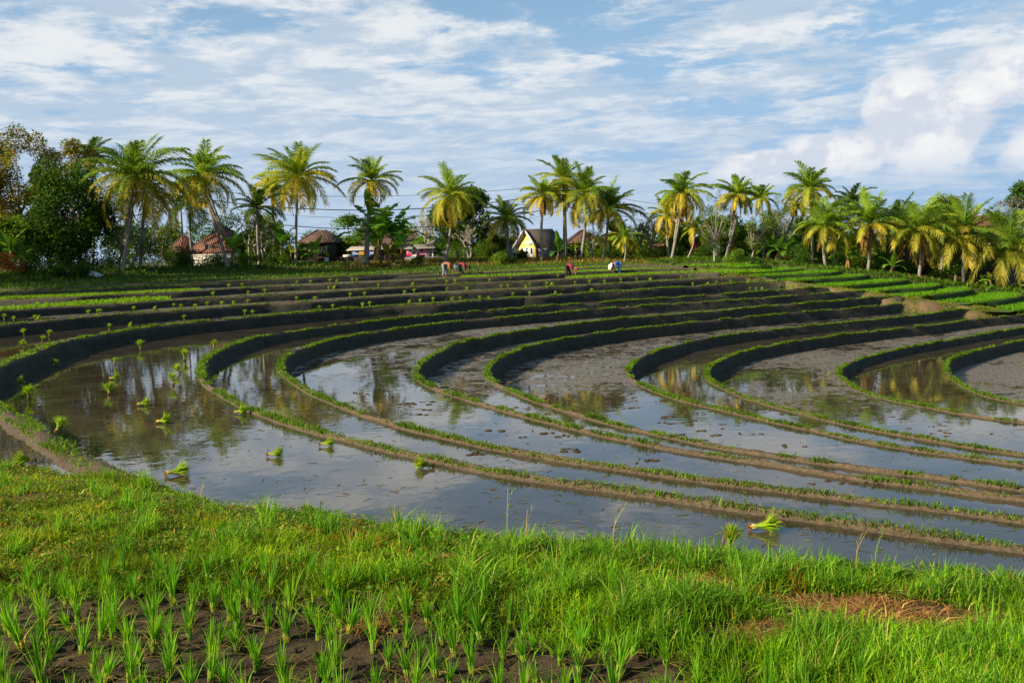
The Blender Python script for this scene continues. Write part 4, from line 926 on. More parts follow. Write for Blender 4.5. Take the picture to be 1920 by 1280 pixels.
M_BRICK = simple("red_brick", (0.26, 0.10, 0.07)); M_DKWOOD = simple("dark_wood", (0.05, 0.035, 0.03)); M_GLASS = simple("dark_glass", (0.02, 0.025, 0.03), 0.1, 0.1, 1, 0.6)
M_TIN = simple("weathered_sheet", (0.34, 0.30, 0.24)); M_PEEL = simple("peeled_plaster", (0.60, 0.60, 0.58), 0.9, 0.5, 5.0); M_RED = simple("red_panel", (0.50, 0.03, 0.05)); M_BLUE = simple("blue_banner", (0.03, 0.09, 0.30)); M_MAG = simple("crimson_banner", (0.42, 0.02, 0.08), 0.6, 0.3)
M_WBAN = simple("white_banner", (0.72, 0.72, 0.74), 0.6, 0.1); M_PINK = simple("pink_banner", (0.78, 0.35, 0.42), 0.6, 0.3); M_GREENB = simple("green_banner", (0.10, 0.26, 0.06)); M_ORB = simple("orange_banner", (0.75, 0.25, 0.03)); M_GREYB = simple("grey_banner", (0.30, 0.28, 0.28), 0.7, 0.3)
M_ASPH = ground_mat("asphalt", (0.09, 0.085, 0.08), (0.12, 0.11, 0.10), (0.15, 0.14, 0.12), 1.0, 0.01); M_CABLE = simple("black_cable", (0.015, 0.015, 0.017), 0.5, 0.1); M_CONC = simple("concrete", (0.30, 0.29, 0.27)); M_DARKWALL = simple("dark_wall", (0.075, 0.07, 0.075), 0.9, 0.5, 1.2)  # M_DARKWALL: very dark base colour with strong random mottling

def part(acc_fn, name, m, root, fixm, label=None):
    a = Acc(); acc_fn(a); o = a.build(name, m, root); o.matrix_parent_inverse = fixm
    if label: o['label'] = label
    return o
def house(label, x0, x1, ye, yr, yb, D, depth, m_wall, m_roof, hip=0.5, over=0.7, windows=2, door=True, name="house", rot=0.0, cat="house", finial=False):
    "footprint from photo columns x0..x1 at distance D; ye eaves, yr ridge, yb foot"
    A = at(x0, ye, D); Bp = at(x1, ye, D); zf = at((x0 + x1) / 2, yb, D)[2]; ze = (A[2] + Bp[2]) / 2; zr = at((x0 + x1) / 2, yr, D)[2]
    wd = Bp[0] - A[0]; cx = (A[0] + Bp[0]) / 2; B = np.array([cx, D + depth / 2, min(zf, gz(cx, D + depth / 2))])
    root = empty(name, B); tag(root, label, cat)
    root.rotation_euler = (0, 0, rot); zf = min(zf, B[2]) - B[2] - 0.05; ze -= B[2]; zr -= B[2]
    I = Matrix.Identity(4); hw_, hd = wd / 2 - over * 0.6, depth / 2 - over * 0.6
    part(lambda a: box(a, (-hw_, -hd, zf), (hw_, hd, ze)), "wall", m_wall, root, I)
    def rf(a):
        X_, Y_ = wd / 2 + 0.001, depth / 2; rx = X_ * (1 - hip); th = 0.12
        if wd >= depth: rg = [(-rx, 0, zr), (rx, 0, zr)]
        else: rg = [(0, -Y_ * (1 - hip), zr), (0, Y_ * (1 - hip), zr)]
        V = [(-X_, -Y_, ze - 0.12), (X_, -Y_, ze - 0.12), (X_, Y_, ze - 0.12), (-X_, Y_, ze - 0.12)] + rg + [(-X_, -Y_, ze - 0.24), (X_, -Y_, ze - 0.24), (X_, Y_, ze - 0.24), (-X_, Y_, ze - 0.24)]
        if wd >= depth: q = [[0, 1, 5, 4], [2, 3, 4, 5]]; t = [[1, 2, 5], [3, 0, 4]]
        else: q = [[1, 2, 5, 4], [3, 0, 4, 5]]; t = [[0, 1, 4], [2, 3, 5]]
        a.add(V, [np.array(q + [[6, 7, 1, 0], [7, 8, 2, 1], [8, 9, 3, 2], [9, 6, 0, 3], [9, 8, 7, 6]]), np.array(t)])
        if wd >= depth: tube(a, [(-rx, 0, zr), (rx, 0, zr)], 0.09, 6)
        for c_, r_ in ((0, 0), (3, 0), (1, 1), (2, 1)) if wd >= depth else ((0, 0), (1, 0), (2, 1), (3, 1)): tube(a, [V[c_], rg[r_]], 0.08, 5)
    part(rf, "roof", m_roof, root, I)
    if finial: part(lambda a: (ball(a, (0, 0 if wd >= depth else -depth / 2 * (1 - hip), zr + 0.2), (0.2, 0.2, 0.28)), box(a, (-0.12, -0.12, zr - 0.1), (0.12, 0.12, zr + 0.1))), "roof_finial", M_WHITE, root, I)
    for i in range(windows):
        u = -hw_ + (i + 0.75) * 2 * hw_ / (windows + 0.5)
        f = part(lambda a: (box(a, (u - 0.55, -hd - 0.05, ze - 1.75), (u + 0.55, -hd + 0.02, ze - 1.67)), box(a, (u - 0.55, -hd - 0.05, ze - 0.62), (u + 0.55, -hd + 0.02, ze - 0.54)), box(a, (u - 0.55, -hd - 0.05, ze - 1.67), (u - 0.47, -hd + 0.02, ze - 0.62)), box(a, (u + 0.47, -hd - 0.05, ze - 1.67), (u + 0.55, -hd + 0.02, ze - 0.62)), box(a, (u - 0.03, -hd - 0.045, ze - 1.67), (u + 0.03, -hd + 0.02, ze - 0.62))), "window_frame", M_DKWOOD, root, I)
        g = Acc(); box(g, (u - 0.47, -hd - 0.015, ze - 1.67), (u + 0.47, -hd + 0.01, ze - 0.62)); g.build("pane", M_GLASS, f)
    if door:
        d = part(lambda a: box(a, (hw_ * 0.1 - 0.45, -hd - 0.04, zf + 0.1), (hw_ * 0.1 + 0.45, -hd + 0.02, zf + 2.1)), "door", M_DKWOOD, root, I)
        g = Acc(); ball(g, (hw_ * 0.1 + 0.35, -hd - 0.08, zf + 1.1), 0.05); g.build("handle", M_TIN, d)
    return root
house("steep red tiled house with cream walls behind the bananas", 356, 452, 470, 422, 492, 92, 6.0, M_WHITE, M_TILE, hip=0.95, finial=True, rot=-0.35, windows=2)
house("small red tiled roof left of the steep red house", 316, 352, 471, 440, 492, 95, 3.5, M_WHITE, M_TILE, hip=0.9, windows=1, rot=-0.3)
house("low dark roofed house behind the full palm", 560, 632, 452, 430, 490, 104, 5, M_DKWOOD, M_TILED, hip=0.5, windows=2, rot=-0.15)
house("long dark tiled house behind the banana clump", 655, 800, 463, 437, 489, 108, 7, M_GREY, M_TILED, hip=0.4, windows=3)
house("dark ridged building with grey wall left of the yellow house", 916, 968, 452, 444, 489, 104, 6, M_GREY, M_TILEG, hip=0.15, windows=1)
house("small dark roof peeking over the hedge right of the round tree", 893, 925, 452, 441, 488, 110, 5, M_GREY, M_TILED, hip=0.8, windows=0, door=False)
house("dusky red roofed house right of the yellow house", 1062, 1130, 452, 430, 486, 104, 7, M_BRICK, M_TILED, hip=0.5, windows=2)
house("brown roofed house behind the skirted palm", 1215, 1312, 461, 448, 484, 100, 6, M_BRICK, M_TILED, hip=0.3, windows=2)
house("white walled house behind the wispy trees", 1308, 1372, 448, 436, 484, 96, 5, M_WHITE, M_TILED, hip=0.2, windows=1)
house("upstairs white house with a bright red roof at the right", 1838, 1886, 419, 402, 492, 92, 5, M_WHITE, M_TILE, hip=0.8, windows=2)

# yellow house with its gable towards the sun
def yellow_house():
    D = 97; k = 1 / ppm(D)
    A = at(978, 487, D); B = np.array([at(1016, 487, D)[0], D + 1.5, gz(at(1016, 487, D)[0], D + 1.5)])
    root = empty("yellow_house", B); tag(root, "yellow gabled house with peeling plaster and a grey side wall", "house"); root.rotation_euler = (0, 0, R_(40))
    I = Matrix.Identity(4); hx, hy = 1.75, 1.3; ze = at(1000, 455, D)[2] - B[2]; zr = at(1000, 429, D)[2] - B[2]; f = -0.1
    # long axis local x; gable at -x faces left; side wall at -y faces the camera
    def gable(a):
        V = [(-hx, -hy, f), (-hx, hy, f), (-hx, hy, ze), (-hx, 0, zr - 0.15), (-hx, -hy, ze), (-hx + 0.15, -hy + 0.01, f), (-hx + 0.15, hy - 0.01, f), (-hx + 0.15, hy - 0.01, ze), (-hx + 0.15, 0, zr - 0.17), (-hx + 0.15, -hy + 0.01, ze)]
        a.add(V, [np.array([[4, 3, 2, 1, 0], [5, 6, 7, 8, 9]]), np.array([[0, 1, 6, 5], [1, 2, 7, 6], [2, 3, 8, 7], [3, 4, 9, 8], [4, 0, 5, 9]])])
    part(gable, "gable_wall", M_YELLOW, root, I)
    part(lambda a: box(a, (-hx + 0.16, -hy, f), (hx, hy, ze)), "side_wall", M_GREY, root, I)
    o_ = 0.4
    def roof(a):
        s_ = (zr - ze) / hy; yo = hy + 0.4; zo = zr - s_ * yo
        V = [(-hx - o_, -yo, zo), (hx + 0.35, -yo, zo), (hx - 0.2, 0, zr), (-hx - o_, 0, zr), (-hx - o_, yo, zo), (hx + 0.35, yo, zo)]
        V2 = [(x, y, z - 0.12) for x, y, z in V]
        a.add(V + V2, [np.array([[0, 1, 2, 3], [3, 2, 5, 4], [9, 8, 7, 6], [10, 11, 8, 9], [0, 6, 7, 1], [5, 11, 10, 4], [3, 9, 6, 0], [4, 10, 9, 3], [1, 7, 8, 2], [2, 8, 11, 5]])])
    part(roof, "roof", M_TILEG, root, I)
    s_ = (zr - ze) / hy; yo = hy + 0.4; zo = zr - s_ * yo
    for sg in (-1, 1):
        part(lambda a: tube(a, [(-hx - o_ - 0.03, sg * yo, zo), (-hx - o_ - 0.03, 0, zr)], 0.09, 4), "barge_board", M_WBAN, root, I)
    for (y, z, w_, h_) in ((-0.25, zr - 1.15, 0.9, 0.42),):
        part(lambda a: box(a, (-hx - 0.03, y - w_ / 2, z - h_), (-hx + 0.01, y + w_ / 2, z)), "peeled_patch", M_PEEL, root, I)
    part(lambda a: box(a, (-hx - 0.028, -0.9, 0.1), (-hx + 0.01, 0.9, 1.15)), "peeled_patch", M_PEEL, root, I)
    for y in (-0.6, 0.1, 0.8): part(lambda a: box(a, (-hx - 0.04, y - 0.14, 0.55), (-hx + 0.012, y + 0.14, 1.1)), "window", M_GLASS, root, I)
    part(lambda a: box(a, (-hx - 0.09, -hy - 0.12, f), (-hx + 0.12, -hy + 0.05, ze)), "corner_post", M_DKWOOD, root, I)
    part(lambda a: box(a, (hx - 1.1, -hy - 0.04, f), (hx - 0.4, -hy + 0.02, 1.9)), "door", M_DKWOOD, root, I)
yellow_house()

def banner_text(txt, cx, cz, y, size, m, root, fixm, name="lettering", shear=0.25):
    c = bpy.data.curves.new(name, 'FONT'); c.body = txt; c.size = size; c.align_x = 'CENTER'; c.align_y = 'CENTER'; c.extrude = 0.005; c.shear = shear; c.offset = size * 0.035
    o = bpy.data.objects.new(name, c); COL.objects.link(o); bpy.context.view_layer.update()
    me = bpy.data.meshes.new_from_object(o.evaluated_get(bpy.context.evaluated_depsgraph_get())); bpy.data.objects.remove(o); me.materials.clear(); me.materials.append(m)
    o = bpy.data.objects.new(name, me); link(o, root); o.matrix_local = Matrix.Translation((cx, y, cz)) @ Matrix.Rotation(math.pi / 2, 4, 'X'); return o
def stall():
    D = 103; B = foot(722, D); root = empty("roadside_stall", B); tag(root, "open roadside stall under a weathered sheet roof with painted banners", "stall"); I = Matrix.Identity(4)
    L = lambda px: at(px, 480, D)[0] - B[0]; Zp = lambda px, py: at(px, py, D)[2] - B[2]
    x0, x1 = L(654), L(772); zt = Zp(712, 462)
    part(lambda a: a.add([(x0, -1.6, zt - 0.30), (x1, -1.6, zt - 0.30), (x1, 1.8, zt + 0.1), (x0, 1.8, zt + 0.1), (x0, -1.6, zt - 0.36), (x1, -1.6, zt - 0.36), (x1, 1.8, zt + 0.04), (x0, 1.8, zt + 0.04)], [np.array([[0, 1, 2, 3], [7, 6, 5, 4], [0, 4, 5, 1], [1, 5, 6, 2], [2, 6, 7, 3], [3, 7, 4, 0]])]), "roof", M_TIN, root, I)
    for i in range(5):
        u = x0 + 0.2 + (x1 - x0 - 0.4) * i / 4; part(lambda a: tube(a, [(u, -1.4, -0.1), (u, -1.4, zt - 0.32)], 0.05, 6), "post", M_DKWOOD, root, I)
    part(lambda a: box(a, (x0 + 0.1, 1.5, -0.1), (x1 - 0.1, 1.6, zt + 0.0)), "back_wall", M_DKWOOD, root, I)
    part(lambda a: box(a, (x0 + 1.6, -1.2, -0.1), (x1 - 0.5, -0.7, 0.75)), "counter", M_DKWOOD, root, I)
    zb0, zb1 = Zp(680, 481), Zp(680, 468)
    b = part(lambda a: box(a, (L(664), -1.50, zb0), (L(677), -1.46, zb1)), "banner", M_BLUE, root, I, "dark blue banner"); banner_text("Sim", L(670.5), (zb0 + zb1) / 2 - 0.05, -1.51, 0.42, M_WBAN, b, I)
    b = part(lambda a: box(a, (L(677.5), -1.50, zb0), (L(692), -1.46, zb1)), "banner", M_GREENB, root, I, "green banner with an orange burst")
    g = Acc(); cx, cz = L(683), (zb0 + zb1) / 2
    for i in range(12):
        r0, r1 = (0.28, 0.16); th = i * math.pi / 6; g.add([(cx, -1.515, cz), (cx + 0.16 * math.cos(th - 0.26), -1.515, cz + 0.16 * math.sin(th - 0.26)), (cx + 0.3 * math.cos(th), -1.515, cz + 0.3 * math.sin(th)), (cx + 0.16 * math.cos(th + 0.26), -1.515, cz + 0.16 * math.sin(th + 0.26))], [np.array([[0, 1, 2, 3]])])
    g.build("emblem", M_ORB, b)
    b = part(lambda a: box(a, (L(696), -1.50, zb0), (L(706), -1.46, zb1)), "banner", M_BLUE, root, I, "blue banner with white marks"); banner_text("xl", L(701), cz, -1.51, 0.4, M_WBAN, b, I)
stall()
def poster_hut():
    D = 101; B = foot(790, D); root = empty("banner_hut", B); tag(root, "small hut wrapped in a crimson and white banner under a tan roof", "hut"); I = Matrix.Identity(4)
    L = lambda px: at(px, 480, D)[0] - B[0]; Zp = lambda py: at(788, py, D)[2] - B[2]
    x0, x1 = L(762), L(813); z0, z1 = Zp(482.5), Zp(466)
    part(lambda a: box(a, (x0 + 0.05, 0, -0.1), (x1 - 0.05, 2.4, z1 + 0.05)), "wall", M_GREY, root, I)
    part(lambda a: a.add([(x0 - 0.2, -0.5, Zp(466.2)), (x1 + 0.1, -0.5, Zp(466.2)), (x1 - 0.2, 1.4, Zp(458)), (x0 + 0.5, 1.4, Zp(458)), (x1 + 0.1, 2.9, Zp(466)), (x0 - 0.2, 2.9, Zp(466))], [np.array([[0, 1, 2, 3], [3, 2, 4, 5]]), np.array([[1, 4, 2], [0, 3, 5]])]), "roof", M_TIN, root, I)
    b = part(lambda a: (box(a, (x0, -0.06, z0), (L(797), -0.02, z1))), "banner", M_MAG, root, I, "crimson banner with white lettering")
    g = Acc(); V = [(L(766), -0.065, z0 + 0.06), (L(781), -0.065, z0 + 0.05), (L(783), -0.065, z0 + 0.42), (L(775), -0.065, z0 + 0.28)]; g.add(V, [np.array([[0, 1, 2, 3]])]); g.build("swoosh", M_WBAN, b)
    banner_text("TIME", L(774), z0 + 0.64, -0.085, 0.62, M_WBAN, b, I); banner_text("Ada", L(790), z0 + 0.50, -0.085, 0.66, M_PINK, b, I, shear=0.4)
    part(lambda a: box(a, (L(797.2), -0.055, z0), (x1 - 0.12, -0.02, z1)), "banner", M_GREYB, root, I, "faded grey end of the banner")
    part(lambda a: box(a, (x1 - 0.11, -0.08, -0.1), (x1, 0.0, z1)), "corner_post", M_WBAN, root, I)
poster_hut()
def low_wall(label, x0, x1, D, y0, y1, m, name="boundary_wall", th=0.25):
    A = at(x0, y0, D); Bq = at(x1, y0, D); zt = at((x0 + x1) / 2, y0, D)[2]; zb = min(at((x0 + x1) / 2, y1, D)[2], gz(A[0], D), gz(Bq[0], D)) - 0.1
    a = Acc(); box(a, (A[0], D, zb), (Bq[0], D + th, zt)); box(a, (A[0] - 0.05, D - 0.05, zt + 0.002), (Bq[0] + 0.05, D + th + 0.05, zt + 0.09))
    o = a.build(name, m, None, (A[0], D, zb)); tag(o, label, "wall")
low_wall("low dark roadside wall below the crimson banner", 760, 850, 99.5, 483, 489, M_GREY)
low_wall("dark low wall carrying a cream slab left of the open stall", 630, 662, 101, 483.5, 489, M_DKWOOD)
a = Acc(); p0 = at(643, 477.5, 101); p1 = at(659, 483.0, 101); box(a, (p0[0], 101.03, p1[2] - 0.02), (p1[0], 101.2, p0[2])); tag(a.build("cream_slab", M_WHITE, None, tuple(p0)), "small cream slab standing on the dark low wall left of the open stall", "slab")
low_wall("red brick wall behind the skirted palm", 1228, 1300, 97, 462, 484, M_BRICK)
low_wall("bright red panel wall right of the skirted palm", 1294, 1310, 94, 455, 466, M_RED)
low_wall("white wall piece between the wispy trees", 1335, 1350, 93, 451, 472, M_WHITE)
low_wall("cream boundary wall under the steep red house", 362, 445, 88, 478, 488, M_WHITE)
low_wall("dark mottled wall behind the right hand palms", 1812, 1960, 80, 500, 530, M_DARKWALL)
low_wall("dark mottled wall between the golden palm and the long skirt", 1640, 1790, 88, 455, 500, M_DARKWALL)
for i, (x, y, D) in enumerate([(1375, 452, 94), (1384, 452, 94)]):
    B = foot(x, D); z = at(x, y, D)[2]; a = Acc()
    box(a, (B[0] - 0.3, D - 0.3, B[2] - 0.1), (B[0] + 0.3, D + 0.3, z - 0.5)); box(a, (B[0] - 0.4, D - 0.4, z - 0.498), (B[0] + 0.4, D + 0.4, z - 0.3)); box(a, (B[0] - 0.22, D - 0.22, z - 0.298), (B[0] + 0.22, D + 0.22, z))
    tag(a.build("gate_pillar", M_ORB if False else simple("ochre_stone", (0.55, 0.30, 0.12)), None, tuple(B)), ["ochre gate pillar, the left one of two by the slender palm", "ochre gate pillar, the right one of two by the slender palm"][i], "pillar", "pair of ochre gate pillars")
# road
V = []
for x in np.arange(-75, 75, 2.0):
    for dy, dz in ((0, 0), (4.5, 0)): V.append((x, 98.4 + dy, max(gz(x, 98), gz(x, 100), gz(x, 102)) + 0.12))
V = np.array(V); n = len(V) // 2; i = np.arange(n - 1); F_ = np.stack([2 * i, 2 * i + 2, 2 * i + 3, 2 * i + 1], 1)
tag(mesh("road", V, [F_], M_ASPH), "narrow asphalt road behind the palms", kind='structure')

# power poles and cables
def pole(px, D, ytop, label, bars=True):
    B = foot(px, D); zt = at(px, ytop, D)[2]; root = empty("power_pole", B); tag(root, label, "power pole", "power poles along the road"); I = Matrix.Identity(4); h = zt - B[2]
    part(lambda a: tube(a, [(0, 0, -0.2), (0, 0, h)], [0.17, 0.11], 8), "shaft", M_CONC, root, I)
    part(lambda a: box(a, (-0.06, -0.9, h - 0.5), (0.06, 0.9, h - 0.38)), "crossarm", M_DKWOOD, root, I)
    for y in (-0.75, 0, 0.75): part(lambda a: ball(a, (0, y, h - 0.3), (0.06, 0.06, 0.1)), "insulator", M_WBAN, root, I)
    return np.array([B[0], D, zt])
poles = [(-260, 60, 230, "power pole beyond the left edge of the picture"), (345, 100, 352, "power pole behind the dark palm near the red roofs"), (1062, 97, 345, "power pole hidden in the middle palm cluster"), (1290, 100, 388, "power pole behind the skirted palm"), (2250, 96, 330, "power pole beyond the right edge")]
tops = [pole(p[0], p[1], p[2], p[3]) for p in poles[1:4]]
tops = [at(-260, 330, 90)] + tops + [at(2250, 330, 96)]
def cable(a, b, sag, r, label):
    t = np.linspace(0, 1, 26)[:, None]; P = a * (1 - t) + b * t; P[:, 2] -= 4 * sag * (t * (1 - t))[:, 0]
    c = Acc(); tube(c, P, r, 5); tag(c.build("power_cable", M_CABLE, None, tuple(P[0])), label, "cable", "overhead cables along the road")
nm = ["left edge span", "long middle span", "short span right of the palm cluster", "right edge span"]
ht = ["thin top cable of the ", "thick upper cable of the ", "thin middle cable of the ", "lower bundled cable of the ", "lowest thin cable of the "]
for si in (1, 2):
    a, b = tops[si], tops[si + 1]
    for ci, (dz, r, sg, yo) in enumerate([(-0.05, 0.02, 1.0, -0.7), (-0.75, 0.045, 1.6, 0), (-1.2, 0.018, 1.9, 0.4), (-2.0, 0.04, 2.2, 0), (-2.5, 0.018, 2.4, 0.1)]):
        sc = 1.0 if si == 1 else 0.35
        cable(a + [0, yo, dz], b + [0, yo, dz - (0.0 if si == 1 else 0.2 * ci)], sg * sc, r, ht[ci] + nm[si])
a, b = tops[0], tops[1]
for ci, (dz, r, sg) in enumerate([(-0.05, 0.02, 0.8), (-0.75, 0.04, 1.2), (-2.0, 0.04, 1.6)]): cable(a + [0, 0, dz], b + [0, 0, dz], sg, r, ["thin upper", "thick middle", "lower"][ci] + " cable crossing the left edge trees")
# leaning thin pole by the short palm
B = foot(967, 91); T_ = at(972, 430, 91); a = Acc(); tube(a, [B - [0, 0, 0.1], T_], [0.05, 0.035], 6)
tag(a.build("bamboo_pole", M_PALE, None, tuple(B)), "thin pale leaning pole left of the yellow house", "pole")
# loose things by the left trees
a = Acc(); rng = np.random.default_rng(5)
B = foot(142, 67.5)
for i in range(14):
    p = B + np.array([rng.normal(0, 0.45), rng.normal(0, 0.25), 0.08 + 0.12 * rng.random()]); box(a, (-0.25 * rng.random() - 0.1, -0.15, -0.06), (0.25 * rng.random() + 0.1, 0.15, 0.06), rotz=rng.random() * 3, org=p)
tag(a.build("rubble_heap", simple("broken_stone", (0.36, 0.29, 0.23), 0.9, 0.4), None, tuple(B)), "small heap of pale rubble under the massive dark tree", "rubble", kind='stuff')
B = foot(171, 67.5); a = Acc(); box(a, (-0.75, -0.25, -0.02), (0.75, 0.25, 0.03), rotz=-0.2, org=(0, 0, 0)); o = a.build("wooden_board", M_WBAN); o.location = B + [0, 0, 0.22]; o.rotation_euler = (0.5, 0.22, 0); tag(o, "white board lying aslant on the grass right of the rubble", "board")
B = foot(613, 98); a = Acc(); tube(a, [(0, 0, 0), (0, 0, 0.1), (0, 0, 0.42), (0, 0, 0.46)], [0.16, 0.18, 0.24, 0.24], 12); o = a.build("bucket", M_WBAN); o.location = B + [0, 0, 0.12]; tag(o, "white bucket standing at the road edge between the bananas", "bucket")

# ------------------------------------------------------------------ people planting
M_SKIN = simple("skin", (0.20, 0.10, 0.06), 0.6, 0.1); 
def cloth(n, c): return simple(n, c, 0.85, 0.2, 8)
def skinned(name, pts, edges, radii, m, parent, rootv=0, sub=1):
    me = bpy.data.meshes.new(name); me.from_pydata([tuple(p) for p in pts], edges, []); me.materials.append(m)
    o = bpy.data.objects.new(name, me); link(o, parent)
    sk = me.skin_vertices.new(name='Skin') if False else None
    md = o.modifiers.new("Skin", 'SKIN'); 
    for i, r in enumerate(radii): me.skin_vertices[0].data[i].radius = (r, r) if np.isscalar(r) else r
    me.skin_vertices[0].data[rootv].use_root = True
    s_ = o.modifiers.new("Subdivision", 'SUBSURF'); s_.levels = sub; s_.render_levels = sub + 1
    return o
def person(label, px, py, H, face, shirt, legs, hat, hatkind, scale=1.0, bendz=0.0):
    P = flat(px, py, H); root = empty("person", P); tag(root, label, "person", None); root.scale = (scale,) * 3
    root.rotation_euler = (0, 0, face)          # local +x is where the head points
    # joints: pelvis 0, waist 1, chest 2, neck 3, head base 4, head 5, crown 6
    J = [(0, 0, .84), (.12, 0, .93), (.40, 0, .90 - bendz), (.52, 0, .80 - bendz), (.60, 0, .74 - bendz), (.67, 0, .69 - bendz), (.75, 0, .64 - bendz)]
    E = [(0, 1), (1, 2), (2, 3), (3, 4), (4, 5), (5, 6)]; Rr = [(.14, .12), (.125, .10), (.15, .11), .06, .075, .095, .07]
    for sg in (1, -1):
        b = len(J)
        J += [(-.02, sg * .10, .78), (.04 + .10 * (sg > 0), sg * .12, .44), (-.04 + .16 * (sg > 0), sg * .12, .07), (.10 + .16 * (sg > 0), sg * .13, .03)]; E += [(0, b), (b, b + 1), (b + 1, b + 2), (b + 2, b + 3)]; Rr += [.10, .065, .042, .035]
        b = len(J)
        J += [(.42, sg * .18, .84 - bendz), (.44, sg * .22, .56 - bendz), (.56, sg * .12, .34), (.60, sg * .10, .24)]; E += [(2, b), (b, b + 1), (b + 1, b + 2), (b + 2, b + 3)]; Rr += [.06, .045, .034, .03]
    bd = skinned("body", J, E, Rr, M_SKIN, root)
    hx = (.60, .10, .24)
    for sg in (1, -1):           # fingers
        for k in range(5):
            y = sg * (.10 + .012 * (k - 2)); ln = [.05, .075, .085, .08, .06][k]
            skinned("finger", [(.60, sg * .10, .235), (.605 + .006 * k, y, .20), (.615, y - sg * .004, .20 - ln * .6)], [(0, 1), (1, 2)], [.012, .009, .007], M_SKIN, bd, sub=0)
    c1 = cloth("shirt_cloth", shirt)
    skinned("shirt", [J[0], J[1], J[2], (.49, 0, .83 - bendz), (.42, .18, .84 - bendz), (.44, .22, .60 - bendz), (.42, -.18, .84 - bendz), (.44, -.22, .60 - bendz)], [(0, 1), (1, 2), (2, 3), (2, 4), (4, 5), (2, 6), (6, 7)], [(.15, .13), (.15, .125), (.175, .135), .09, .085, .065, .085, .065], c1, root)
    J2 = [J[0], J[1]]; E2 = [(0, 1)]; R2 = [(.165, .145), (.14, .12)]
    for sg in (1, -1):
        b = len(J2); J2 += [(-.02, sg * .10, .78), (.04 + .10 * (sg > 0), sg * .12, .44), (-.03 + .15 * (sg > 0), sg * .12, .16)]; E2 += [(0, b), (b, b + 1), (b + 1, b + 2)]; R2 += [.12, .085, .07]
    skinned("trousers", J2, E2, R2, cloth("trouser_cloth", legs), root)
    a = Acc()
    if hatkind == 'cone':
        n = 20; V = [(0, 0, .17)] + [(.25 * math.cos(t), .25 * math.sin(t), 0) for t in np.arange(n) / n * 6.283]; a.add(V, [np.array([[0, 1 + i, 1 + (i + 1) % n] for i in range(n)])])
    elif hatkind == 'wrap': ball(a, (0, 0, 0.0), (.115, .11, .12), seg=10, rings=7)
    else:
        ball(a, (0, 0, .02), (.10, .10, .09), seg=12, rings=6); n = 16; V = [(.10 * math.cos(t), .10 * math.sin(t), .0) for t in np.arange(n) / n * 6.283] + [(.19 * math.cos(t), .19 * math.sin(t), -.02) for t in np.arange(n) / n * 6.283]
        a.add(V, [np.array([[i, (i + 1) % n, n + (i + 1) % n, n + i] for i in range(n)])])
    h = a.build("hat", cloth("hat_cloth", hat), root); h.location = (.73, 0, .67 - bendz); h.rotation_euler = (0, R_(68 if hatkind == 'cone' else 80), 0)
    f = Acc()                       # face: eyes, nose, mouth, ears
    for sg in (1, -1): ball(f, (.70, sg * .035, .585 - bendz), .012, seg=6, rings=4); ball(f, (.66, sg * .095, .68 - bendz), (.02, .01, .03), seg=6, rings=4)
    ball(f, (.725, 0, .56 - bendz), (.014, .012, .022), seg=6, rings=4); f.build("face", M_SKIN, bd)
    return root
HP = HW[-2] + 0.03; HQ = HW[-3] + 0.03
person("person bending in an orange shirt and grey trousers with a white hat, farthest left", 833, 521, HQ, R_(-15), (0.42, 0.12, 0.06), (0.20, 0.22, 0.26), (0.75, 0.75, 0.75), 'brim', 1.10)
person("person bending in a crimson top and black trousers, right of the orange shirt", 861, 519, HQ, R_(-10), (0.30, 0.03, 0.06), (0.03, 0.03, 0.045), (0.03, 0.03, 0.03), 'wrap', 1.0)
person("person bending low in a dark red shirt, alone in the middle", 1064, 522.5, HP, R_(-35), (0.26, 0.025, 0.06), (0.02, 0.02, 0.025), (0.28, 0.03, 0.07), 'wrap', 1.05, 0.06)
person("person bending in blue clothes with a pale conical straw hat", 1163, 517, HP, R_(200), (0.05, 0.14, 0.48), (0.16, 0.32, 0.58), (0.75, 0.55, 0.42), 'cone', 1.05)

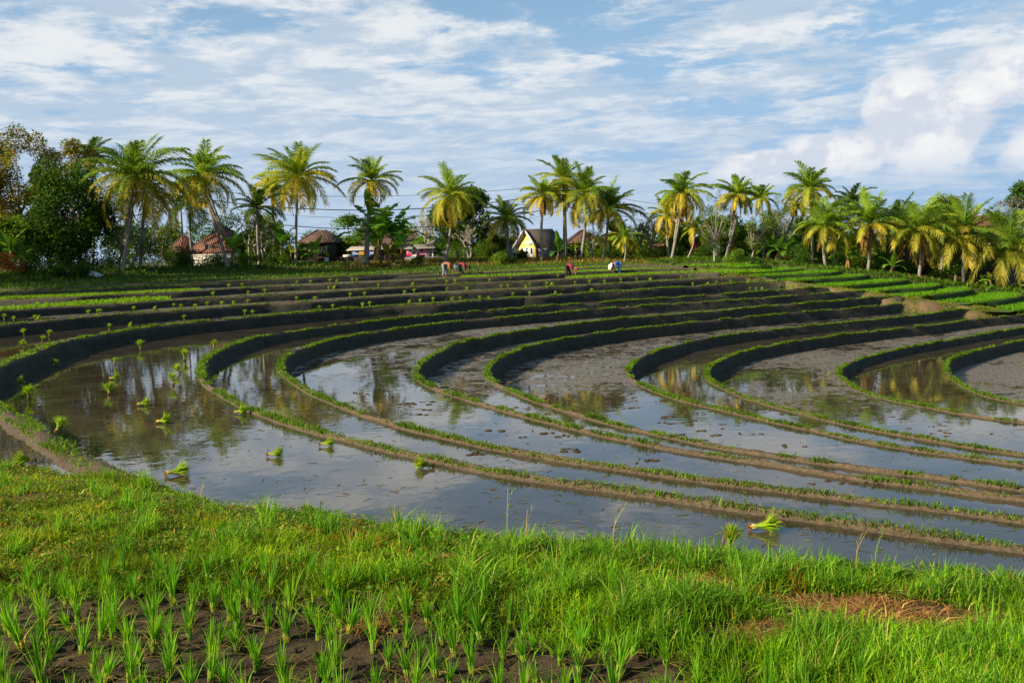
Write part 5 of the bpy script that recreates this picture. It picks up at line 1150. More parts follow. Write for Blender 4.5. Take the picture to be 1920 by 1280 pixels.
# ------------------------------------------------------------------ grass on the bunds
GCOL = ((0.10, 0.20, 0.02), (0.15, 0.25, 0.03), (0.07, 0.15, 0.02), (0.20, 0.20, 0.05)); rng = np.random.default_rng(91)
def cum(C): return np.concatenate([[0], np.cumsum(np.linalg.norm(np.diff(C[:, :2], axis=0), axis=1))])
a = Acc(); near = Acc()
COV = {0: 1.15, 1: 1.05, 2: 0.78, 3: 0.66, 4: 0.8, 5: 0.9, 6: 0.9, 7: 0.6, 8: 0.7}
for k in range(-5, 9):
    C, nl = BUNDS[k]; S = cum(C); L = S[-1]
    per = 75 if k >= 0 else 34
    n = int(L * per); s_ = rng.random(n) * L
    P = np.stack([np.interp(s_, S, C[:, i]) for i in range(3)], 1); N = np.stack([np.interp(s_, S, nl[:, i]) for i in range(2)], 1)
    vis = (P[:, 1] < 95) & (np.abs(P[:, 0]) < P[:, 1] * 0.62 + 2)
    # patchiness along the bund; the far arms are grassed evenly
    pat = np.array([mnoise.noise(Vector((p[0] * 0.7, p[1] * 0.7, k * 3.3))) + 0.5 * mnoise.noise(Vector((p[0] * 2.7, p[1] * 2.7, k))) for p in P])
    cov = np.where(P[:, 1] > 33, 0.80, COV.get(k, 0.9)); keep = vis & (pat < (cov - 0.5) * 0.95)
    P = P[keep]; N = N[keep]; n = len(P)
    hv = np.array([mnoise.noise(Vector((p[0] * 1.3, p[1] * 1.3, 9.0 + k))) + 0.6 * mnoise.noise(Vector((p[0] * 0.3, p[1] * 0.3, 19.0 + k))) for p in P])
    w_ = rng.uniform(-1, 1, n) * (0.17 if k < 1 else 0.085); far = (P[:, 1] / 30).clip(0.28, 2)
    P[:, :2] += N * w_[:, None]; P[:, 2] -= 0.015
    for rep in range(4 if k >= 0 else 3):
        Q = P + np.stack([rng.normal(0, 0.035, n), rng.normal(0, 0.035, n), 0 * w_], 1)
        near_f = Q[:, 1] < 26
        hgt = rng.uniform(0.03, 0.11, n) * (0.65 + 0.45 * far.clip(0, 1.1)) * (1 + 1.1 * np.clip(hv, -0.6, 1.2))
        blades(a, Q, rng.random(n) * 6.28, hgt, 0.008 + 0.014 * far, rng.uniform(0.2, 1.3, n), tints(n, GCOL, (4, 3, 3, 1)) * (1 - 0.35 * np.clip(hv, -0.8, 0.8))[:, None])
tag(a.build("bund_grass", M_GRASS), "short green grass growing along the tops of the bunds", kind='stuff')
# grass on the green terraces' rims
a = Acc()
for i, W_ in enumerate(GC):
    C = resample(W_, 0.1); n = int(cum(C)[-1] * 130); s_ = rng.random(n) * cum(C)[-1]; P = np.stack([np.interp(s_, cum(C), C[:, j]) for j in range(3)], 1)
    u = rng.uniform(-0.2, 0.32, n); P[:, 1] -= u; P[:, 2] -= 0.06 + (u - 0.15).clip(0) * 2.6
    blades(a, P, rng.random(n) * 6.28, rng.uniform(0.08, 0.20, n), 0.03, rng.uniform(0.2, 1.0, n), tints(n, ((0.05, 0.13, 0.02), (0.09, 0.17, 0.03), (0.14, 0.18, 0.04))))
tag(a.build("terrace_rim_grass", M_GRASS), "grass hanging over the rims of the green terraces", kind='stuff')
# rice seedlings on the far terraces and the green terraces
def tufts(acc, P, h, nb, w_, cols, bend=(0.1, 0.5)):
    n = len(P)
    for b in range(nb):
        Q = P + rng.normal(0, 0.02, (n, 3)) * np.array([1, 1, 0]); blades(acc, Q, rng.random(n) * 6.28, h * rng.uniform(0.7, 1.15, n), w_, rng.uniform(bend[0], bend[1], n), tints(n, cols, jit=0.12))
RC = ((0.15, 0.29, 0.02), (0.20, 0.34, 0.03), (0.12, 0.24, 0.02))
a = Acc()
for k in (-4, -3, -2):
    hi = CURVE[k - 1][np.argsort(CURVE[k - 1][:, 0])]; lo = CURVE[k][np.argsort(CURVE[k][:, 0])]
    pts = []
    for x in np.arange(-38, 17.5, 0.22):
        y0 = np.interp(x, lo[:, 0], lo[:, 1]) + 0.3; y1 = np.interp(x, hi[:, 0], hi[:, 1]) - 0.3
        for y in np.arange(y0, min(y1, y0 + 5), 0.24):
            px = 960 + FPX * x / y
            if abs(px - 960) > 1000: continue
            if k == -2 and 330 + 40 * nz((x, y), 0.3) < px < 1068: continue
            if k == -3 and 380 < px < 868: continue
            pts.append((x + rng.normal(0, 0.03), y + rng.normal(0, 0.03), EYE - HW[k] - 0.01))
    if pts: tufts(a, np.array(pts), 0.24 if k == -2 else 0.18, 5, 0.035, RC)
hi_y = lambda x: np.interp(x, cm5[:, 0], cm5[:, 1])
tag(a.build("rice_seedlings", M_GRASS), "young rice planted in rows on the far brown terraces", kind='stuff')
a = Acc()
for i in range(1, len(GL) + 1):
    H = (GL[i][1] if i < len(GL) else 5.40) + 0.055; up_ = GC[i - 1]; pts = []
    lo = GC[i] if i < len(GL) else None
    xmax = lo[:, 0].max() - 0.3 if lo is not None else up_[:, 0].max() + 16
    x0 = (lo[0][0] if lo is not None else up_[0][0]) - 2.5
    for x in np.arange(x0, xmax, 0.21):
        # front limit: this terrace's own rim, or the path left of it
        if lo is not None and x >= lo[0][0]:
            m_ = np.argmax(lo[:, 0]); y0 = np.interp(x, lo[:m_ + 1, 0], lo[:m_ + 1, 1]) + 0.25
        else: y0 = np.interp(x, pw[:, 0], pw[:, 1]) + 1.9
        mu = np.argmax(up_[:, 0]); y1 = np.interp(x, up_[:mu + 1, 0], up_[:mu + 1, 1]) - 0.35 if x < up_[mu, 0] + 0.3 else 75.5
        if lo is not None and x > lo[-1][0]: pass
        for y in np.arange(y0, y1, 0.23): pts.append((x + rng.normal(0, 0.03), y + rng.normal(0, 0.03), EYE - H))
    if pts: tufts(a, np.array(pts), 0.25, 6, 0.035, ((0.10, 0.27, 0.015), (0.15, 0.32, 0.02), (0.08, 0.22, 0.015)))
# top terrace behind the first rim
pts = [(x, y, EYE - 1.82) for x in np.arange(10, 22, 0.22) for y in np.arange(np.interp(x, GC[0][:np.argmax(GC[0][:, 0]), 0], GC[0][:np.argmax(GC[0][:, 0]), 1]) + 0.3, 80, 0.25)]
tufts(a, np.array(pts), 0.22, 4, 0.04, ((0.10, 0.27, 0.015), (0.15, 0.32, 0.02)))
tag(a.build("green_rice", M_GRASS), "dense young rice covering the green terraces", kind='stuff')
# grass of the far bank and ground
a = Acc(); n = 60000
x = rng.uniform(-62, 52, n); yb = tly(x); c5 = np.where(x < pw[0][0], hi_y(x), yb - 4); t = rng.random(n) ** 1.0
y = c5 + 0.3 + t * (yb + 6 - c5); z = np.array([gz(p, q) for p, q in zip(x, y)])
sel = np.abs(x) < y * 0.60; x, y, z, t = x[sel], y[sel], z[sel], t[sel]; n = len(x)
dryp = np.array([mnoise.noise(Vector((p * 0.16, q * 0.5, 2))) for p, q in zip(x, y)]) + 0.25 * ((x > -14) & (x < 12)) - 0.55 * (x < -16) - 0.55 * (x > 14)
dry = (dryp + rng.normal(0, 0.12, n) > 0.10) & (y > tly(x) - 5)
cols = np.where(dry[:, None], tints(n, ((0.24, 0.15, 0.06), (0.18, 0.12, 0.055), (0.30, 0.23, 0.09))), tints(n, ((0.07, 0.14, 0.02), (0.10, 0.19, 0.025), (0.05, 0.10, 0.02))))
blades(a, np.stack([x, y, z - 0.02], 1), rng.random(n) * 6.28, rng.uniform(0.12, 0.42, n) * (0.55 + 0.6 * (y > tly(x) - 4.5)), rng.uniform(0.05, 0.09, n), rng.uniform(0.2, 1.2, n), cols)
tag(a.build("far_bank_grass", M_GRASS), "green and dry grass on the bank below the palms", kind='stuff')

# ------------------------------------------------------------------ bundles of seedlings
def bundle_proto(seed, lean=0.0, leaf_n=210):
    global rng
    rng = np.random.default_rng(seed); L = Acc()
    n = leaf_n; az_ = rng.random(n) * 6.28; r0 = 0.018 * np.sqrt(rng.random(n)); P = np.stack([r0 * np.cos(az_), r0 * np.sin(az_), 0.06 + 0 * r0], 1)
    blades(L, P, az_ + rng.normal(0, 0.2, n), rng.uniform(0.22, 0.31, n), 0.012, np.abs(rng.normal(0.42, 0.2, n)) * (0.3 + r0 / 0.018 * 0.9), tints(n, ((0.20, 0.36, 0.02), (0.27, 0.42, 0.03), (0.15, 0.28, 0.02), (0.34, 0.36, 0.06)), jit=0.18))
    S = Acc(); m_ = 26; az2 = rng.random(m_) * 6.28
    for q in range(m_):
        r = 0.03 * math.sqrt(rng.random()); e = 0.022 * rng.random(); tube(S, [(r * math.cos(az2[q]), r * math.sin(az2[q]), 0.0), (e * math.cos(az2[q]), e * math.sin(az2[q]), 0.12)], [0.006, 0.005], 4, (0.42, 0.36, 0.16))
    T = Acc(); tube(T, [(0, 0, 0.105), (0, 0, 0.118)], [0.033, 0.033], 10, (0.4, 0.3, 0.15))
    Rt = Acc(); ball(Rt, (0, 0, 0.0), (0.034, 0.03, 0.03), (0.16, 0.07, 0.03), 8, 5); 
    for q in range(16):
        t_ = rng.random() * 6.28; tube(Rt, [(0, 0, 0), (0.05 * math.cos(t_), 0.05 * math.sin(t_), -0.035 * rng.random())], [0.006, 0.002], 4, (0.2, 0.09, 0.04))
    ob = []
    for nme, acc, m in (("leaves", L, M_GRASS), ("stems", S, M_DRY), ("tie", T, M_DRY), ("roots", Rt, M_DRY)):
        o = acc.build(nme, m); COL.objects.unlink(o); ob.append(o)
    return ob
PROTO = [bundle_proto(500 + i) for i in range(4)]
rb = random.Random(4)
def bundle(px, py, H, kind, label, group, sc=1.0, yaw=None):
    P = flat(px, py, H); root = empty("seedling_bundle", P + np.array([0, 0, 0.03])); tag(root, label, "rice bundle", group)
    for p in rb.choice(PROTO):
        c = p.copy(); COL.objects.link(c); c.parent = root
    s_ = sc * rb.uniform(0.78, 0.93); root.scale = (s_, s_, s_)
    yaw = rb.uniform(-0.5, 0.5) if yaw is None else yaw
    if kind == 's': root.rotation_euler = (rb.uniform(-0.2, 0.2), rb.uniform(-0.15, 0.3), rb.random() * 6)
    elif kind == 'l': root.rotation_euler = (0, R_(82), yaw); root.location.z += 0.015
    elif kind == 'r': root.rotation_euler = (0, R_(-82), yaw); root.location.z += 0.015
    elif kind == 'd': root.rotation_euler = (rb.uniform(-0.5, 0.5), rb.uniform(0.4, 1.0), rb.random() * 6)
    return root
G1 = "rice bundles standing in the big left pool"
H1 = HW[1]
BIG = [(264, 656, 's', "upright bundle in the big pool, highest one standing clear of the bund", 1.25), (346, 676, 's', "upright bundle with its reflection below, beside the bund bend", 1.2), (214, 685, 's', "small upright bundle in the middle of the muddy water", 0.8),
 (337, 700, 'd', "tilted bundle right above the largest upright one", 1.0), (325, 722, 's', "largest upright bundle standing in the reflection of the palms", 1.25), (206, 712, 'l', "lying bundle whose pale stalk points left, above the dark drooping one", 1.0), (205, 740, 'd', "dark drooping bundle in the brown water", 1.25),
 (99, 688, 'd', "small dark bundle near the foot of the left bund wall", 0.9), (49, 720, 'd', "shaded bundle below the left bund wall", 1.0), (55, 748, 'd', "shaded wide bundle close to the near grassy bund", 1.3),
 (258, 761, 'l', "lying bundle with a thin pale stalk, upper of a pair", 1.05), (294, 794, 'l', "lying bundle with a thin pale stalk, lower of a pair", 1.05), (440, 776, 'l', "lying bundle touching the mossy bund", 1.05), (502, 856, 'l', "lone lying bundle left of centre on the open water", 1.0), (600, 837, 'l', "lying bundle among the small palm reflections", 0.95), (812, 876, 'r', "lying bundle whose brown root end points right", 1.05), (1407, 994, 'l', "long lying bundle with a brown root end on the nearest blue water", 1.12)]
for x, y, kd, lb, sc in BIG: bundle(x, y, H1, kd, lb, None, sc, yaw=rb.uniform(-0.25, 0.15))
for x, y, kd, lb, sc in [(401, 655, 's', "upright bundle on the bund at the bend of the second curve", 1.1)]: bundle(x, y, HT[1], kd, lb, None, sc)
bundle(312, 893, H1, 'l', "largest dark green bundle floating by the near bank", None, 1.15, 0.3)
bundle(66, 868, HW[0], 'r', "dark green bundle in the small pool at the left edge", None, 1.1, 0.2)
bundle(105, 812, HT[0], 'd', "drooping bundle on the near grassy bund", None, 0.9)
b = bundle(1365, 1047, 2.02, 's', "bright bundle resting on the rim of the near bank", None, 0.70); b.location.z += 0.02
b = bundle(600, 968, 2.04, 'r', "yellowish bundle with a muddy root end lying on the near bank's rim", None, 0.55, 0.1); b.location.z += 0.0
SETS = {
 1: ([(1407, 545.6), (1417, 547), (1427, 545.6), (1462, 542), (1477, 542.5), (1490, 540)], "upright rice bundle on the pool terrace's far right end", "bundles on the far end of the big pool terrace"),
 0: ([(46, 630), (92, 632), (47, 649), (79, 644), (205, 620), (252, 614), (346, 602), (316, 600), (435, 590), (459, 592), (475, 592), (155, 614), (581, 582.5), (599, 582.5), (680, 575.5), (694, 575.5), (624, 580), (772, 570.6), (788, 570), (812, 567.5), (850, 565), (863, 565), (900, 563), (912, 562), (962, 557), (993, 555.6), (1037, 553), (1054, 551), (1109, 549), (1226, 540), (1236, 539), (1299, 537), (1323, 535), (1344, 534), (1370, 532.5), (1401, 528)], "rice bundle on the first terrace above the big pool", "bundles on the first terrace above the big pool"),
 -1: ([(27, 604), (67, 602), (80, 600.6), (8, 601), (166, 592.5), (181, 591), (187, 590), (252, 585.6), (297, 583), (326, 579), (339, 580), (366, 579), (389, 576), (416, 575), (436, 574), (465, 571), (555, 565), (590, 564), (656, 558), (684, 556.5), (756, 553), (777, 551), (838, 547), (876, 545.3), (939, 542), (953, 541.5), (988, 540), (994, 539), (1025, 537), (1031, 536), (1077, 534.5), (1105, 533), (1136, 531.5), (1165, 530), (1194, 528.5), (1220, 527), (1277, 523.5), (1293, 522.5), (1326, 520.5), (1353, 519.5), (1361, 519)], "rice bundle on the second terrace above the big pool", "bundles on the second terrace above the big pool"),
 -2: ([(5, 572), (72, 576), (86, 575), (141, 573.5), (165, 572), (236, 566.5), (252, 566), (276, 564), (402, 556.5), (465, 554), (616, 545), (630, 544), (710, 540), (497, 551), (777, 536.5), (837, 533), (853, 532), (921, 529), (958, 527), (1047, 522)], "rice bundle on the third terrace above the big pool", "bundles on the third terrace above the big pool"),
 -3: ([(429, 541), (454, 539.5), (559, 534), (581, 533), (619, 531.5), (635, 530.6), (660, 529.8), (669, 529)], "rice bundle on the fourth terrace above the big pool", "bundles on the fourth terrace above the big pool")}
for k, (pts, lb, gp) in SETS.items():
    Cs = CURVE[k][np.argsort(CURVE[k][:, 0])] if k <= 0 else None
    for i, (x, y) in enumerate(pts):
        P = flat(x, y, HW[k])
        if k < 0:
            yl = np.interp(P[0], Cs[:, 0], Cs[:, 1]) + 0.22
            if P[1] < yl: y = y - (yl - P[1]) * HW[k] * FPX / P[1] ** 2
        bundle(x, y, HW[k], 'd' if i % 3 == 2 else 's', lb, gp, 0.95)

# ------------------------------------------------------------------ mud clods in the pools
a = Acc(); rng = np.random.default_rng(77); cl = []
for (px, py, k, nn, spx, spy) in [(805, 772, 3, 6, 26, 8), (1020, 812, 3, 9, 40, 6), (770, 757, 3, 8, 22, 5), (1140, 800, 4, 5, 30, 8), (1190, 760, 5, 14, 70, 12), (1290, 790, 5, 12, 60, 14), (1370, 815, 5, 9, 50, 10), (1470, 845, 5, 4, 40, 6), (1230, 745, 5, 14, 60, 10), (1000, 770, 4, 10, 30, 8), (1060, 840, 3, 3, 14, 3), (1210, 866, 3, 4, 20, 3), (1730, 800, 7, 10, 60, 9), (1640, 770, 7, 10, 50, 9), (1560, 905, 3, 8, 70, 4), (920, 725, 4, 12, 60, 12), (700, 742, 3, 9, 50, 10), (575, 850, 2, 3, 30, 6), (1480, 770, 6, 5, 60, 8), (890, 850, 2, 3, 20, 3)]:
    for q in range(nn):
        P = flat(px + rng.normal(0, spx), py + rng.normal(0, spy), HW[k]); r = rng.uniform(0.03, 0.10) * (0.7 + P[1] / 60)
        cl.append(P)
        for _ in range(3): ball(a, P + np.array([rng.normal(0, r), rng.normal(0, r * 0.5), -0.008]), (r * rng.uniform(0.5, 1.2), r * rng.uniform(0.5, 1.2), 0.028 * rng.uniform(0.5, 1.4)), (0.7, 0.7, 0.7), 7, 4)
tag(a.build("mud_clods", M_MUD, smooth=True), "wet mud clods breaking the surface of the pools", kind='stuff')

# ------------------------------------------------------------------ near bank: grass, weeds, dry bits
rng = np.random.default_rng(33)
def nfield(x, y, s, o): return np.array([mnoise.noise(Vector((p * s + o, q * s, o * 1.3))) for p, q in zip(x, y)])
def ground_near(x, y):
    ix = ((x - gx[0]) / 0.06).astype(int).clip(0, nc2 - 1); iy = np.searchsorted(gy, y).clip(0, nr - 1); return Zn[iy, ix]
nr = GX.shape[0]
def scatter(n, inner=0.05, outer=0.45):
    "area uniform over the visible bank"
    y = rng.uniform(2.9, 13.5, n * 3); x = rng.uniform(-1, 1, n * 3) * (y * 0.56 + 0.5)
    ok = (y > fieldline(x) - 0.05) & (y < rim_y(x) + outer); x, y = x[ok], y[ok]
    pr = (6.0 / y) ** 1.1; ok = rng.random(len(x)) < pr.clip(0, 1); return x[ok][:n], y[ok][:n]
BARE = [(1690, 1140, 0.50, 0.15), (1530, 1112, 0.26, 0.09), (1290, 1075, 0.20, 0.08), (1640, 1115, 0.15, 0.08), (840, 1040, 0.12, 0.07), (700, 1150, 0.15, 0.08), (1420, 1190, 0.2, 0.08)]
BW = [(flat(a_, b_, 1.80)[0], flat(a_, b_, 1.80)[1], c_, d_) for a_, b_, c_, d_ in BARE]
def bare(x, y):
    v = np.zeros(len(x))
    for bx, by, rx, ry in BW: v = np.maximum(v, np.exp(-(((x - bx) / rx) ** 2 + ((y - by) / (ry * 1.6)) ** 2)))
    return v
def pxy(x, y, z): return 960 + FPX * x / y
a = Acc()
x, y = scatter(150000)
low = nfield(x, y, 0.9, 3.0); pt = nfield(x, y, 2.6, 8.0); n = len(x)
D2r = rim_y(x) - y; fl = y - fieldline(x)
br = bare(x, y)
px = 960 + FPX * x / y
tall = (0.5 + 0.5 * np.tanh((px - 900) / 420)) * (D2r / 2.2).clip(0.25, 1) + 0.25 * (fl < 1.0) + 0.25 * (pt > 0.15)
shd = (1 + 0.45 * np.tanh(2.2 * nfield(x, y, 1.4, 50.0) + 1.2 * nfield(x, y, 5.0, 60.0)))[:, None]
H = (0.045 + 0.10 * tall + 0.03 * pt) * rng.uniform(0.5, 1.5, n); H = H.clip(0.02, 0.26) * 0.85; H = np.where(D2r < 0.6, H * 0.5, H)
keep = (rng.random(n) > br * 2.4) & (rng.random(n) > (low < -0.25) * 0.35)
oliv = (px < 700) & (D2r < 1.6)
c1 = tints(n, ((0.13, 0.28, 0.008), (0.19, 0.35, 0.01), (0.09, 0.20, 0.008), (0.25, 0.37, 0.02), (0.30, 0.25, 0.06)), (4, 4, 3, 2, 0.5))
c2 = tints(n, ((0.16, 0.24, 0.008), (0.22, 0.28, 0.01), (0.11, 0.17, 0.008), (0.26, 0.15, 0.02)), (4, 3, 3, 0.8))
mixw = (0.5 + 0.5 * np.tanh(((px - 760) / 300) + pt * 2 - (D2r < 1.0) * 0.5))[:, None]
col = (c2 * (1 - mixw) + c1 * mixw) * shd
red = (nfield(x, y, 1.6, 21.0) > 0.28) & (D2r < 1.2); col[red & (rng.random(n) < 0.35)] = (0.30, 0.12, 0.03)
z = ground_near(x, y) - 0.01
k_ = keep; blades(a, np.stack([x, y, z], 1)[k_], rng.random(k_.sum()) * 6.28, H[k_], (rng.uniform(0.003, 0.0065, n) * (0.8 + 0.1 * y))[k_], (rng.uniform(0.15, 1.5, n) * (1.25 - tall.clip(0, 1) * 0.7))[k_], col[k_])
tag(a.build("bank_grass", M_GRASS), "bright grass covering the near bank", kind='stuff')
# longer arching blades in clumps
a = Acc(); cx_, cy_ = scatter(1500); px = 960 + FPX * cx_ / cy_; pr = 0.12 + 0.75 * (0.5 + 0.5 * np.tanh((px - 1000) / 350)); ok = (rng.random(len(cx_)) < pr) & (bare(cx_, cy_) < 0.12) & (bare(cx_, cy_ + 0.22) < 0.5) & (cy_ < rim_y(cx_) + 0.1); cx_, cy_ = cx_[ok], cy_[ok]
k = rng.integers(0, len(cx_), 26000); x = cx_[k] + rng.normal(0, 0.035, len(k)); y = cy_[k] + rng.normal(0, 0.035, len(k)); sz = (0.6 + 0.8 * rng.random(len(cx_)))[k]; nr_ = (rim_y(x) - y < 0.35)
hh = rng.uniform(0.09, 0.22, len(k)) * sz * np.where(nr_, 0.45, 1.0)
blades(a, np.stack([x, y, ground_near(x, y) - 0.01], 1), rng.random(len(k)) * 6.28, hh, rng.uniform(0.004, 0.0085, len(k)), rng.uniform(0.1, 1.1, len(k)), tints(len(k), ((0.11, 0.27, 0.02), (0.16, 0.33, 0.025), (0.08, 0.20, 0.02), (0.24, 0.34, 0.06), (0.36, 0.32, 0.12)), (4, 4, 3, 1.5, 0.5)))
tag(a.build("long_grass", M_GRASS), "long arching grass on the right part of the near bank", kind='stuff')
# broad leaved ground weeds
a = Acc(); x, y = scatter(70000, outer=0.3); px = 960 + FPX * x / y; pt = nfield(x, y, 1.8, 14.0); ok = (pt + 0.35 * (px < 900) + 0.5 * ((rim_y(x) - y) < 0.8) + rng.normal(0, 0.15, len(x)) > 0.25) & (bare(x, y) < 0.45); x, y = x[ok], y[ok]; n = len(x)
cw = tints(n, ((0.06, 0.15, 0.02), (0.10, 0.20, 0.025), (0.14, 0.17, 0.03), (0.22, 0.10, 0.03), (0.20, 0.24, 0.05)), (4, 4, 3, 1.1, 1), 0.25)
leaves(a, np.stack([x, y, ground_near(x, y) + rng.uniform(0.0, 0.055, n)], 1), rng.uniform(0.014, 0.038, n), cw, up=0.8, aspect=0.55)
tag(a.build("ground_weeds", M_LEAF), "small leaved creeping weeds on the near bank", kind='stuff')
# dry straw and reddish stalks
a = Acc(); x, y = scatter(5200, outer=0.2); n = len(x); ok = (nfield(x, y, 1.5, 30.0) + rng.normal(0, 0.2, n) + 0.5 * bare(x, y) > 0.22); x, y = x[ok], y[ok]; n = len(x)
blades(a, np.stack([x, y, ground_near(x, y) + 0.005], 1), rng.random(n) * 6.28, rng.uniform(0.03, 0.12, n), 0.005, rng.uniform(0.5, 2.6, n), tints(n, ((0.34, 0.13, 0.03), (0.45, 0.32, 0.13), (0.25, 0.12, 0.05), (0.5, 0.42, 0.22))))
xb = []; 
for bx, by, rx, ry in BW:
    m_ = int(900 * rx * 2); xb.append(np.stack([bx + rng.normal(0, rx * 0.6, m_), by + rng.normal(0, ry, m_)], 1))
xb = np.vstack(xb); n = len(xb); blades(a, np.stack([xb[:, 0], xb[:, 1], ground_near(xb[:, 0], xb[:, 1]) + 0.004], 1), rng.random(n) * 6.28, rng.uniform(0.015, 0.05, n), 0.005, rng.uniform(1.5, 4, n), tints(n, ((0.30, 0.15, 0.07), (0.42, 0.24, 0.12), (0.22, 0.10, 0.05))))
tag(a.build("dry_straw", M_DRY), "dry straw and reddish stalks in the near grass", kind='stuff')
# single tall stalks standing against the water
for i, (px, py, H, h, lb, c) in enumerate([(950, 1016, 1.9, 0.36, "tall branching green grass stalk at the rim of the bank, left of centre", (0.30, 0.40, 0.10)), (985, 1018, 1.9, 0.22, "pale dry stalk right of the branching green one", (0.45, 0.33, 0.15)), (1150, 1030, 1.89, 0.30, "seeding pale grass stalk against the blue water", (0.42, 0.42, 0.20)), (1350, 1046, 1.88, 0.16, "short brown seed stalk beside the bundle on the bank", (0.35, 0.18, 0.08)), (1605, 1068, 1.87, 0.24, "brown headed stalk right of centre against the water", (0.36, 0.28, 0.12)), (1640, 1070, 1.87, 0.24, "bent green blade standing at the water's edge", (0.20, 0.36, 0.08)), (375, 940, 2.15, 0.15, "thin pale straw at the left part of the rim", (0.5, 0.42, 0.2)), (735, 990, 1.95, 0.17, "thin brown stalk left of centre on the rim", (0.4, 0.28, 0.12))]):
    P = flat(px, py, H); a = Acc(); n = 5
    tube(a, catmull(np.array([P - [0, 0, 0.03], P + [0.01, 0, h * 0.5], P + [0.06 + 0.03 * rng.normal(), 0.02, h]]), 4), np.linspace(0.0035, 0.0012, 9), 4, c)
    for q in range(9):
        t_ = rng.uniform(0.35, 1.0); b0 = P + np.array([0.05 * t_ ** 2, 0.01, h * t_]); blades(a, [b0], rng.random() * 6.28, rng.uniform(0.03, 0.08), 0.0032, rng.uniform(0.3, 1.2), c)
    tag(a.build("grass_stalk", M_GRASS, None, tuple(P)), lb, "grass stalk", "single stalks along the rim of the bank")

# ------------------------------------------------------------------ rice plants of the nearest field
def clump(seed):
    global rng
    rng = np.random.default_rng(seed); a = Acc(); n = 34; az_ = rng.random(n) * 6.28; r = 0.016 * rng.random(n)
    P = np.stack([r * np.cos(az_), r * np.sin(az_), -0.01 + 0 * r], 1)
    blades(a, P, az_, rng.uniform(0.16, 0.34, n), rng.uniform(0.006, 0.0095, n), np.abs(rng.normal(0.22, 0.15, n)), tints(n, ((0.085, 0.26, 0.012), (0.13, 0.33, 0.02), (0.20, 0.36, 0.03), (0.07, 0.20, 0.015)), jit=0.15))
    n2 = 8; blades(a, P[:n2], rng.random(n2) * 6.28, rng.uniform(0.10, 0.24, n2), 0.006, rng.uniform(0.8, 2.0, n2), tints(n2, ((0.35, 0.34, 0.08), (0.40, 0.25, 0.08))))
    o = a.build("leaves", M_GRASS); 
    b = Acc()
    for q in range(9):
        t_ = q / 9 * 6.28; tube(b, [(0.014 * math.cos(t_), 0.014 * math.sin(t_), -0.02), (0.020 * math.cos(t_), 0.020 * math.sin(t_), 0.07)], [0.005, 0.004], 4, (0.30, 0.42, 0.10))
    s_ = b.build("stems", M_GRASS); COL.objects.unlink(o); COL.objects.unlink(s_); return [o, s_]
CL = [clump(900 + i) for i in range(14)]
rc = random.Random(12); cnt = 0
for i in range(-19, 20):
    for j in range(0, 20):
        x = i * 0.180 + (j % 2) * 0.08 + rc.gauss(0, 0.03); y = 3.25 + j * 0.178 + rc.gauss(0, 0.03) + 0.12 * x
        if y > fieldline(x) + 0.12 or abs(x) > y * 0.555 + 0.1 or y < 3.6: continue
        if rc.random() < 0.06: continue
        z = float(ground_near(np.array([x]), np.array([y]))[0]); root = empty("rice_plant", (x, y, z)); sc = rc.uniform(0.52, 0.86)
        tag(root, "rice plant in the mud of the nearest field", "rice plant", "rice plants of the nearest field")
        root.scale = (sc, sc, sc * rc.uniform(0.9, 1.1)); root.rotation_euler = (rc.gauss(0, 0.13), rc.gauss(0, 0.13), rc.random() * 6.28)
        for p in rc.choice(CL): c = p.copy(); COL.objects.link(c); c.parent = root
        cnt += 1
print("rice plants", cnt)

a = Acc(); rng = np.random.default_rng(606)
for q in range(2600):
    y_ = rng.uniform(3.5, 6.0); x_ = rng.uniform(-1, 1) * y_ * 0.56
    if y_ > fieldline(x_) + 0.05: continue
    r = 0.006 + 0.02 * rng.random() ** 3; z_ = float(ground_near(np.array([x_]), np.array([y_]))[0])
    ball(a, (x_, y_, z_ + r * 0.2), (r * rng.uniform(0.7, 1.5), r * rng.uniform(0.7, 1.5), r * rng.uniform(0.5, 1.0)), (0.5, 0.5, 0.5), 6, 4)
tag(a.build("soil_clods", M_MUD), "small clods of brown soil between the nearest rice plants", kind='stuff')

a = Acc(); rng = np.random.default_rng(607)
n = 26000; k = rng.integers(0, len(pw), n); u = rng.uniform(-2.0, 2.0, n); P = pw[k].copy(); P[:, 0] += rng.normal(0, 0.2, n); P[:, 1] += u
P[:, 2] += np.interp(u, [q[0] for q in PW], [q[1] for q in PW]) - 0.02
pat = np.array([mnoise.noise(Vector((p[0] * 0.5, p[1] * 0.9, 4.0))) for p in P]) + 0.3 * (u > 0.6) + 0.3 * (u < -0.6) + 0.12 * (P[:, 0] > 22)
P = P[pat > 0.12]; n = len(P)
blades(a, P, rng.random(n) * 6.28, rng.uniform(0.06, 0.16, n), 0.04, rng.uniform(0.3, 1.3, n), tints(n, ((0.12, 0.20, 0.02), (0.18, 0.24, 0.03), (0.26, 0.22, 0.06))))
tag(a.build("path_grass", M_GRASS), "thin grass along the sloping earthen path", kind='stuff')
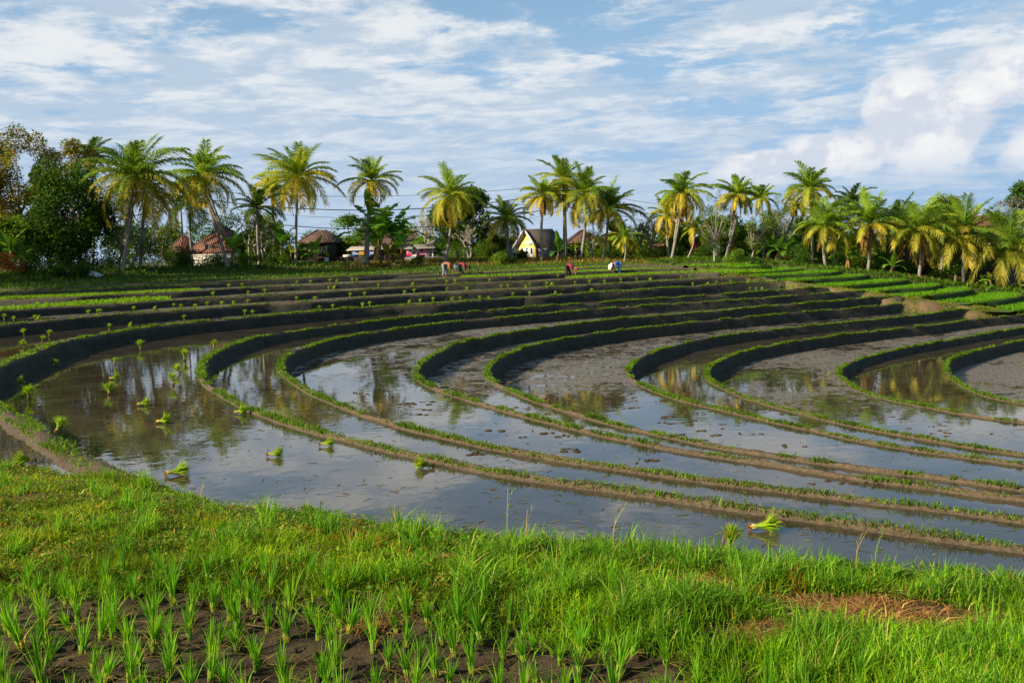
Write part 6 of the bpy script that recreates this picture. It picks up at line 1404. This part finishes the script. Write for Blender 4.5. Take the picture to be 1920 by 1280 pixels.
# grass and seedlings creeping into the mud at the field's edge
a = Acc(); n = 9000; x = rng.uniform(-3.4, 3.0, n); y = fieldline(x) - np.abs(rng.normal(0, 0.16, n)); ok = (y > 3.4) & (nfield(x, y, 2.2, 71.0) > -0.12); x, y = x[ok], y[ok]; n = len(x)
blades(a, np.stack([x, y, ground_near(x, y) - 0.01], 1), rng.random(n) * 6.28, rng.uniform(0.04, 0.13, n), 0.006, rng.uniform(0.2, 1.4, n), tints(n, ((0.13, 0.28, 0.01), (0.19, 0.35, 0.015), (0.09, 0.20, 0.01))))
tag(a.build("edge_grass", M_GRASS), "ragged grass creeping from the bank into the nearest field", kind='stuff')

# footprints and floating straw on the pools
a = Acc(); rng = np.random.default_rng(611); n = 900
px = rng.uniform(150, 1900, n); py = rng.uniform(700, 1040, n); P = []; 
for x_, y_ in zip(px, py):
    k = 1
    for q in range(1, 9):
        p = flat(x_, y_, HW[q]); c = CURVE[q]
        # inside the curve of bund q means the pool lies lower
        m_ = np.argmin(c[:, 0]); lo_ = c[m_:]; hi_ = c[:m_ + 1][::-1]
        if p[0] > c[m_, 0] and np.interp(p[0], lo_[:, 0], lo_[:, 1]) < p[1] < np.interp(p[0], hi_[:, 0], hi_[:, 1]): k = q + 1
    P.append(flat(x_, y_, HW[k]) + np.array([0, 0, 0.004]))
P = np.array(P); P = P[P[:, 1] > rim_y(P[:, 0]) + 0.8]; n = len(P)
th = rng.random(n) * 6.28; L = rng.uniform(0.02, 0.09, n) * (0.6 + P[:, 1] / 40); d = np.stack([np.cos(th), np.sin(th), 0 * th], 1) * L[:, None]; s_ = np.stack([-np.sin(th), np.cos(th), 0 * th], 1) * rng.uniform(0.002, 0.007, n)[:, None] * (1 + P[:, 1:2] / 15)
V = np.stack([P - d - s_, P + d - s_, P + d + s_, P - d + s_], 1).reshape(-1, 3)
a.add(V, [(np.arange(n) * 4)[:, None] + np.arange(4)], np.repeat(tints(n, ((0.20, 0.16, 0.08), (0.10, 0.07, 0.04), (0.12, 0.16, 0.04))), 4, 0))
tag(a.build("floating_straw", M_DRY), "bits of straw and leaf floating on the pools", kind='stuff')
